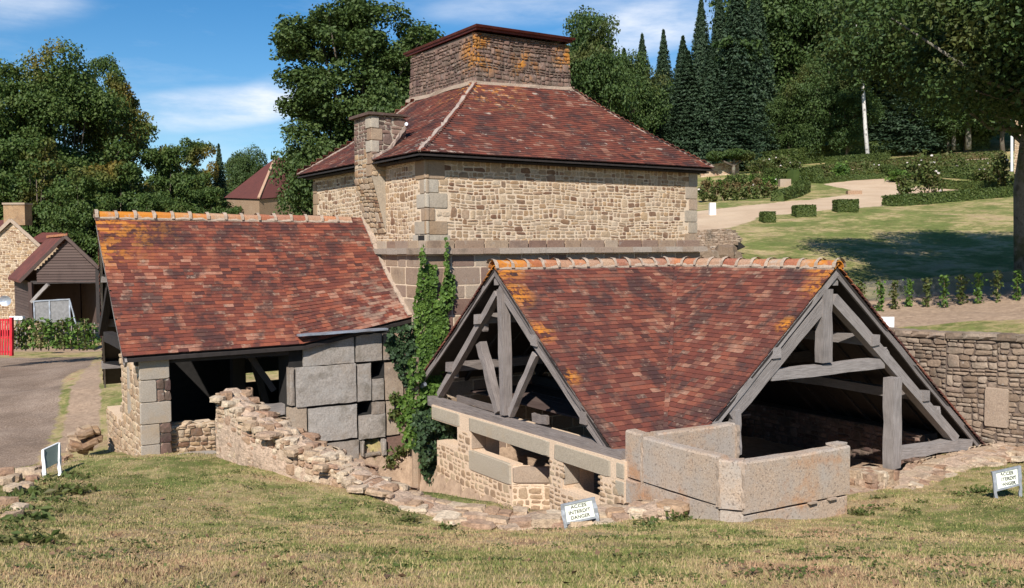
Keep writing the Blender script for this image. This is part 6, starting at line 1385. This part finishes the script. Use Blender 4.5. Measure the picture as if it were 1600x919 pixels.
hedge(G([(1382, 268), (1400, 277), (1440, 288), (1490, 296), (1570, 298)], 30), .8, .5, 'curved clipped hedge round the rose bed beyond the path', ls=.09, dens=200)
hedge(G([(1448, 276), (1500, 278), (1560, 282)], 30), 1.2, .7, 'yellow green hedge in the middle of the right parterre', ls=.09, dens=200, mat='leaf_hedge')
hedge(G([(1215, 315), (1240, 308), (1257, 300), (1248, 296)], 30), .7, .55, 'short curved box hedge at the end of the flower border', ls=.08, dens=260)
hedge(G([(1205, 285), (1240, 287), (1272, 284)], 30), 1.2, 1.0, 'dark clipped hedge behind the flower border', ls=.1, dens=200); hedge(G([(1266, 286), (1282, 285)], 30), .8, .8, 'small dark box block at the end of the hedge', ls=.09, dens=250)
hedge(G([(1300, 262), (1380, 256)], 40), 1.4, .9, 'low hedge length left of the rose bed', ls=.1, dens=150); hedge(G([(1280, 287), (1330, 282), (1380, 279)], 30), .6, .35, 'low edging hedge along the far side of the path', ls=.08, dens=200)
def shrub(u, v, hpx, wpx, label, mat='leaf_mixed', flowers=0, n=900, name='rose_bush', stems=True, group=None, d0=20, ls=.10):
    p = gp(u, v, d0); k = prj(p)[2]/F; h, w_ = hpx*k, wpx*k; r = np.random.RandomState(int(u*7+v) % 999); T = thing(name, p, label, 'shrub', group)
    nc = 12; c = np.stack([r.uniform(-.5, .5, nc)*w_*.7, r.uniform(-.5, .5, nc)*w_*.6, h*(r.uniform(.3, .9, nc) if stems else r.uniform(.1, .8, nc))], 1); i = r.randint(0, nc, n)
    P = c[i]+r.randn(n, 3)*np.array([w_*.13, w_*.13, h*.10])+np.array(p); P[:, 2] = np.clip(P[:, 2], p.z+.02, p.z+h*1.05)
    nn = sph(n, r)+np.array([0, 0, .6]); nn /= np.linalg.norm(nn, axis=1)[:, None]; add('foliage', leafmesh('foliage', leaves(P, nn, ls*(.6+.8*r.rand(n)), r), M[mat]), T)
    m = MB()
    for q in range(6 if stems else 2): m.tube([p-V((0, 0, .05)), p+V(tuple(c[q]))*.5, p+V(tuple(c[q]))], [.025, .018, .01], 5)
    m.build('stems', M['straw'], T)
    if flowers:
        m = MB(); fs = shared('bloom', RV, 2, M['flower'])
        for q in range(flowers): j = r.randint(n); add('bloom', fs, T, Matrix.Translation(V(P[j])+V((0, 0, .08))-FH*w_*.1) @ Matrix.Diagonal((.10, .10, .08, 1)))
    return T
# flower border
r_ = np.random.RandomState(3)
for k in range(22):
    u = 1098+k*5.4; v = 316-(k % 3)*9-(u-1098)*.06; shrub(u, v, 17+r_.randint(10), 16, 'mixed border plant in the flower bed along the path left of the box hedge', ['leaf_mixed', 'leaf_border', 'leaf_ivy'][k % 3], int(k % 4 == 0), 260, 'border_plant', False, 'plants of the flower border', 30, .12)
for k, u in enumerate((1102, 1122, 1142, 1168, 1190)): p = gp(u, 314, 30); T_ = thing('plant_stake', p, 'thin pale stake among the plants of the flower border', 'stake', 'stakes in the flower border'); MB().beam(p, p+V((0, 0, 1.0)), .05, .05, n=2, j=.004).build('stake', M['oak'], T_)
for k, (u, v, h_, w_, f, lb) in enumerate([(1215, 268, 26, 30, 3, 'rose bush with white blooms behind the flower border'), (1185, 275, 28, 40, 2, 'leafy shrub behind the flower border near the pale wall'), (1240, 272, 22, 26, 3, 'rose bush with a few white blooms above the dark hedge'), (1312, 281, 28, 28, 1, 'round dark bush beyond the bend of the path'), (1452, 318, 78, 46, 10, 'tall rose bush with bare lower stems and pale blooms by the low hedge'), (1412, 309, 32, 24, 0, 'small thin rose bush left of the tall one'), (1400, 285, 20, 34, 2, 'yellow green rose clump at the bend of the hedge'), (1565, 300, 60, 44, 8, 'large reddish rose bush near the house corner'), (1535, 285, 30, 40, 5, 'rose clump with pale blooms left of the reddish bush'), (1590, 305, 40, 30, 3, 'rose bush at the right edge below the house'), (1500, 268, 22, 50, 4, 'low rose clump behind the yellow green hedge'), (1360, 268, 16, 40, 2, 'low leafy clump beyond the path'), (1310, 240, 20, 28, 0, 'yellowish bush standing above the long hedge'), (1430, 272, 24, 36, 5, 'rose clump with white blooms left of the yellow green hedge'), (1150, 300, 30, 34, 2, 'tall border shrub near the white marker stone'), (1285, 272, 16, 30, 1, 'low shrub left of the round dark bush')]):
    shrub(u, v, h_, w_, lb, 'leaf_ivy' if k in (3, 6, 12) else 'leaf_mixed', f, 1000, d0=25, stems=k in (4, 5), ls=.12)
# pollarded tree and pale garden wall
p_ = gp(1146, 274, 40); k_ = prj(p_)[2]/F; T_ = thing('pollarded_tree', p_, 'small flat topped pollarded tree in front of the pale garden wall', 'tree'); m_ = MB(); r2 = np.random.RandomState(9); C = []
m_.tube([p_-V((0, 0, .2)), p_+V((0, 0, 16*k_))], [.2, .15], 7)
for (dx, dz, w_, n) in ((-28, 30, 15, 900), (2, 33, 20, 1300), (20, 30, 14, 700)):
    e = p_+RH*dx*k_+V((0, 0, dz*k_)); m_.tube([p_+V((0, 0, 14*k_)), p_+(e-p_)*.6+V((0, 0, 4*k_)), e], [.14, .1, .06], 6); q = sph(n, r2)*np.array([w_*k_, w_*k_, 8*k_])*(.6+.4*r2.rand(n, 1)); C.append(q+np.array(e))
C = np.concatenate(C); add('crown', leafmesh('crown', leaves(C, sph(len(C), r2), .14*(.6+.8*r2.rand(len(C))), r2), M['leaf_wood']), T_); add('trunk', mesh_py('trunk', m_.v, m_.f, M['bark'], m_.uv, True), T_)
a_, b_ = gp(1105, 280, 40), gp(1166, 275, 40); T_ = thing('garden_wall', a_, 'pale pinkish garden wall behind the pollarded tree', 'wall'); a_ = a_+FH*2.5; b_ = b_+FH*2.5; m_ = MB()
m_.hexa([a_, b_, b_+FH*.5, a_+FH*.5, a_+V((0, 0, 1.3)), b_+V((0, 0, 1.5)), b_+FH*.5+V((0, 0, 1.5)), a_+FH*.5+V((0, 0, 1.3))]); w_ = m_.build('wall_body', M['ruin_mortar'], T_)
joined('stone', SV, rubble(a_, (b_-a_).normalized(), Z3, (b_-a_).length, 1.3, (.12, .18), (.25, .5), .02, .02), M['ruin'], w_)
# marker stone, low blocks
p_ = gp(1114, 336, 25); k_ = prj(p_)[2]/F; m_ = MB(); m_.hexa([p_+RH*a*k_+FH*b+V((0, 0, z)) for z, s_ in ((-.1, 1), (19*k_, .9)) for a, b in ((-5*s_, 0), (5*s_, 0), (5*s_, .3), (-5*s_, .3))]); tag(m_.build('marker_stone', M['white']), 'white upright marker stone at the left end of the garden path', 'stone')
p_ = gp(1228, 292, 30); k_ = prj(p_)[2]/F; m_ = MB(); m_.hexa([p_+RH*a*k_+FH*b+V((0, 0, z)) for z in (-.1, 12*k_) for a, b in ((-9, 0), (8, 0), (8, .5), (-9, .5))]); tag(m_.build('stone_block', M['quoin']), 'grey stone block at the end of the flower border', 'stone block')
p_ = gp(1336, 304, 30); k_ = prj(p_)[2]/F; m_ = MB(); m_.hexa([p_+RH*a*k_+FH*b+V((0, 0, z)) for z in (-.1, 6*k_) for a, b in ((-11, 0), (11, 0), (9, .6), (-9, .6))]); tag(m_.build('stone_block', M['ruin']), 'low pinkish stone edging block by the bend of the garden path', 'stone block')
# dry stone wall and rocks right of the tower
T_ = thing('dry_stone_wall', gp(1120, 385, 22), 'dark tumbled dry stone wall between tower corner and lawn', 'wall'); pl_ = []
for u in range(1086, 1172, 4):
    top = 362+(u-1086)*-.05 if u < 1140 else 360+(u-1140)*1.0; bot = 405 if u < 1120 else 405-(u-1120)*.9
    v = top
    while v < bot: p = at(u+rng.uniform(-2, 2), v, D=28-(v-360)*.02); pl_.append((Matrix.Translation(p) @ Matrix.Rotation(rng.uniform(0, 3), 4, 'Z') @ Matrix.Diagonal((rng.uniform(.12, .22), .25, rng.uniform(.06, .1), 1)), rng.randrange(8))); v += 3.6
scatter('stone', 'dry_stone', FV, pl_, M['rubble_right'], T_, 300)
m_ = MB(); q = [at(1085, 368, D=28.3), at(1140, 364, D=28.3), at(1165, 386, D=28.3), at(1085, 420, D=28.3)]; m_.hexa([*q]+[p+FH*.4 for p in q]); m_.build('wall_core', M['void'], T_)
for i, (u, v, s_) in enumerate(((1134, 398, .55), (1118, 402, .4), (1104, 398, .3), (1145, 402, .35))):
    p = at(u, v, D=25.5); tag(add('boulder', shared('boulder', RV, i, M['rubble_right']), None, Matrix.Translation(p) @ Matrix.Diagonal((s_, s_, s_*.9, 1))), ['large grey boulder at the corner of the lawn beside the tower', 'brown boulder just left of the large grey one', 'small brown rock beside the tower corner', 'small rock right of the large grey boulder'][i], 'boulder')
# ------------------------------------------------------------------ fence and climbing plants above the retaining wall
T_ = thing('mesh_fence', gp(1480, 468, 18), 'diamond wire mesh fence with thin rusty posts at the foot of the lawn', 'fence'); m_ = MB()
fa = [gp(1335, 472, 18), gp(1420, 466, 18), gp(1500, 460, 18), gp(1610, 452, 18)]; nS = 90; tot = []
for i in range(nS+1):
    t = i/nS*3; j = min(2, int(t)); tot.append(fa[j].lerp(fa[j+1], t-j))
for i in range(nS):
    for k in range(7):
        for (a, b) in ((0, 1), (1, 0)):
            if (i+k) % 2 == a: m_.tube([tot[i]+V((0, 0, .07*k)), tot[i+1]+V((0, 0, .07*(k+1)))], .005, 3)
            else: m_.tube([tot[i]+V((0, 0, .07*(k+1))), tot[i+1]+V((0, 0, .07*k))], .006, 3)
tag(m_.build('wire_mesh', M['wire'], T_), kind='stuff')
for i in (0, 10, 26, 44, 62, 78): MB().beam(tot[i]-V((0, 0, .1)), tot[i]+V((0, 0, .78 if i == 44 else .6)), .045, .045, n=2, j=.002).build('post', M['rubble'], T_)
for k, (u, v, t) in enumerate(((1322, 482, 446), (1345, 484, 442), (1375, 486, 439), (1397, 484, 439), (1420, 480, 437), (1448, 480, 435), (1475, 480, 431), (1502, 475, 431), (1528, 475, 427), (1558, 472, 423), (1589, 470, 423))):
    p = gp(u, v, 18); kk = prj(p)[2]/F; h = (v-t)*kk; T_ = thing('climbing_plant', p, ['first', 'second', 'third', 'fourth', 'fifth', 'sixth', 'seventh', 'eighth', 'ninth', 'tenth', 'eleventh'][k]+' from left of the upright climbing plants before the mesh fence', 'plant', 'young plants in a row before the mesh fence')
    r = np.random.RandomState(70+k); n = 170; zz = r.rand(n); c = np.stack([r.randn(n)*.055*(1+.5*np.sin(zz*9+k)), r.randn(n)*.05, zz*h], 1)+np.array(p)
    add('foliage', leafmesh('foliage', leaves(c, sph(n, r)+np.array([0, -.2, .3]), .065*(.6+.8*r.rand(n)), r, asp=1.1), M['leaf_mixed' if k % 2 else 'leaf_ivy']), T_); MB().tube([p-V((0, 0, .05)), p+V((.01, 0, h*.5)), p+V((0, .01, h*.98))], [.014, .01, .006], 5).build('stem', M['straw'], T_)
# plants by the left fence
for k in range(11):
    u = 30+k*11.5; p = at(u, 545, D=32.8); h = .9+.25*((k*7) % 5)/5; T_ = thing('vine_plant', p, ['first', 'second', 'third', 'fourth', 'fifth', 'sixth', 'seventh', 'eighth', 'ninth', 'tenth', 'eleventh'][k]+' from left of the leafy vines before the wire fence at left', 'plant', 'vine plants before the left wire fence'); r = np.random.RandomState(90+k); n = 130
    c = np.stack([r.randn(n)*.12, r.randn(n)*.1, r.rand(n)*h], 1)+np.array(p); add('foliage', leafmesh('foliage', leaves(c, sph(n, r)+np.array([0, 0, .3]), .10*(.6+.8*r.rand(n)), r, asp=1.2), M['leaf_ivy' if k % 3 else 'leaf_mixed']), T_); MB().tube([p, p+V((0, 0, h))], [.02, .01], 5).build('stem', M['straw'], T_)
# hidden-side greenery beyond the shed
weeds('bush', [(500, 700)], 'leafy bush', 'leaf_ivy') if False else None
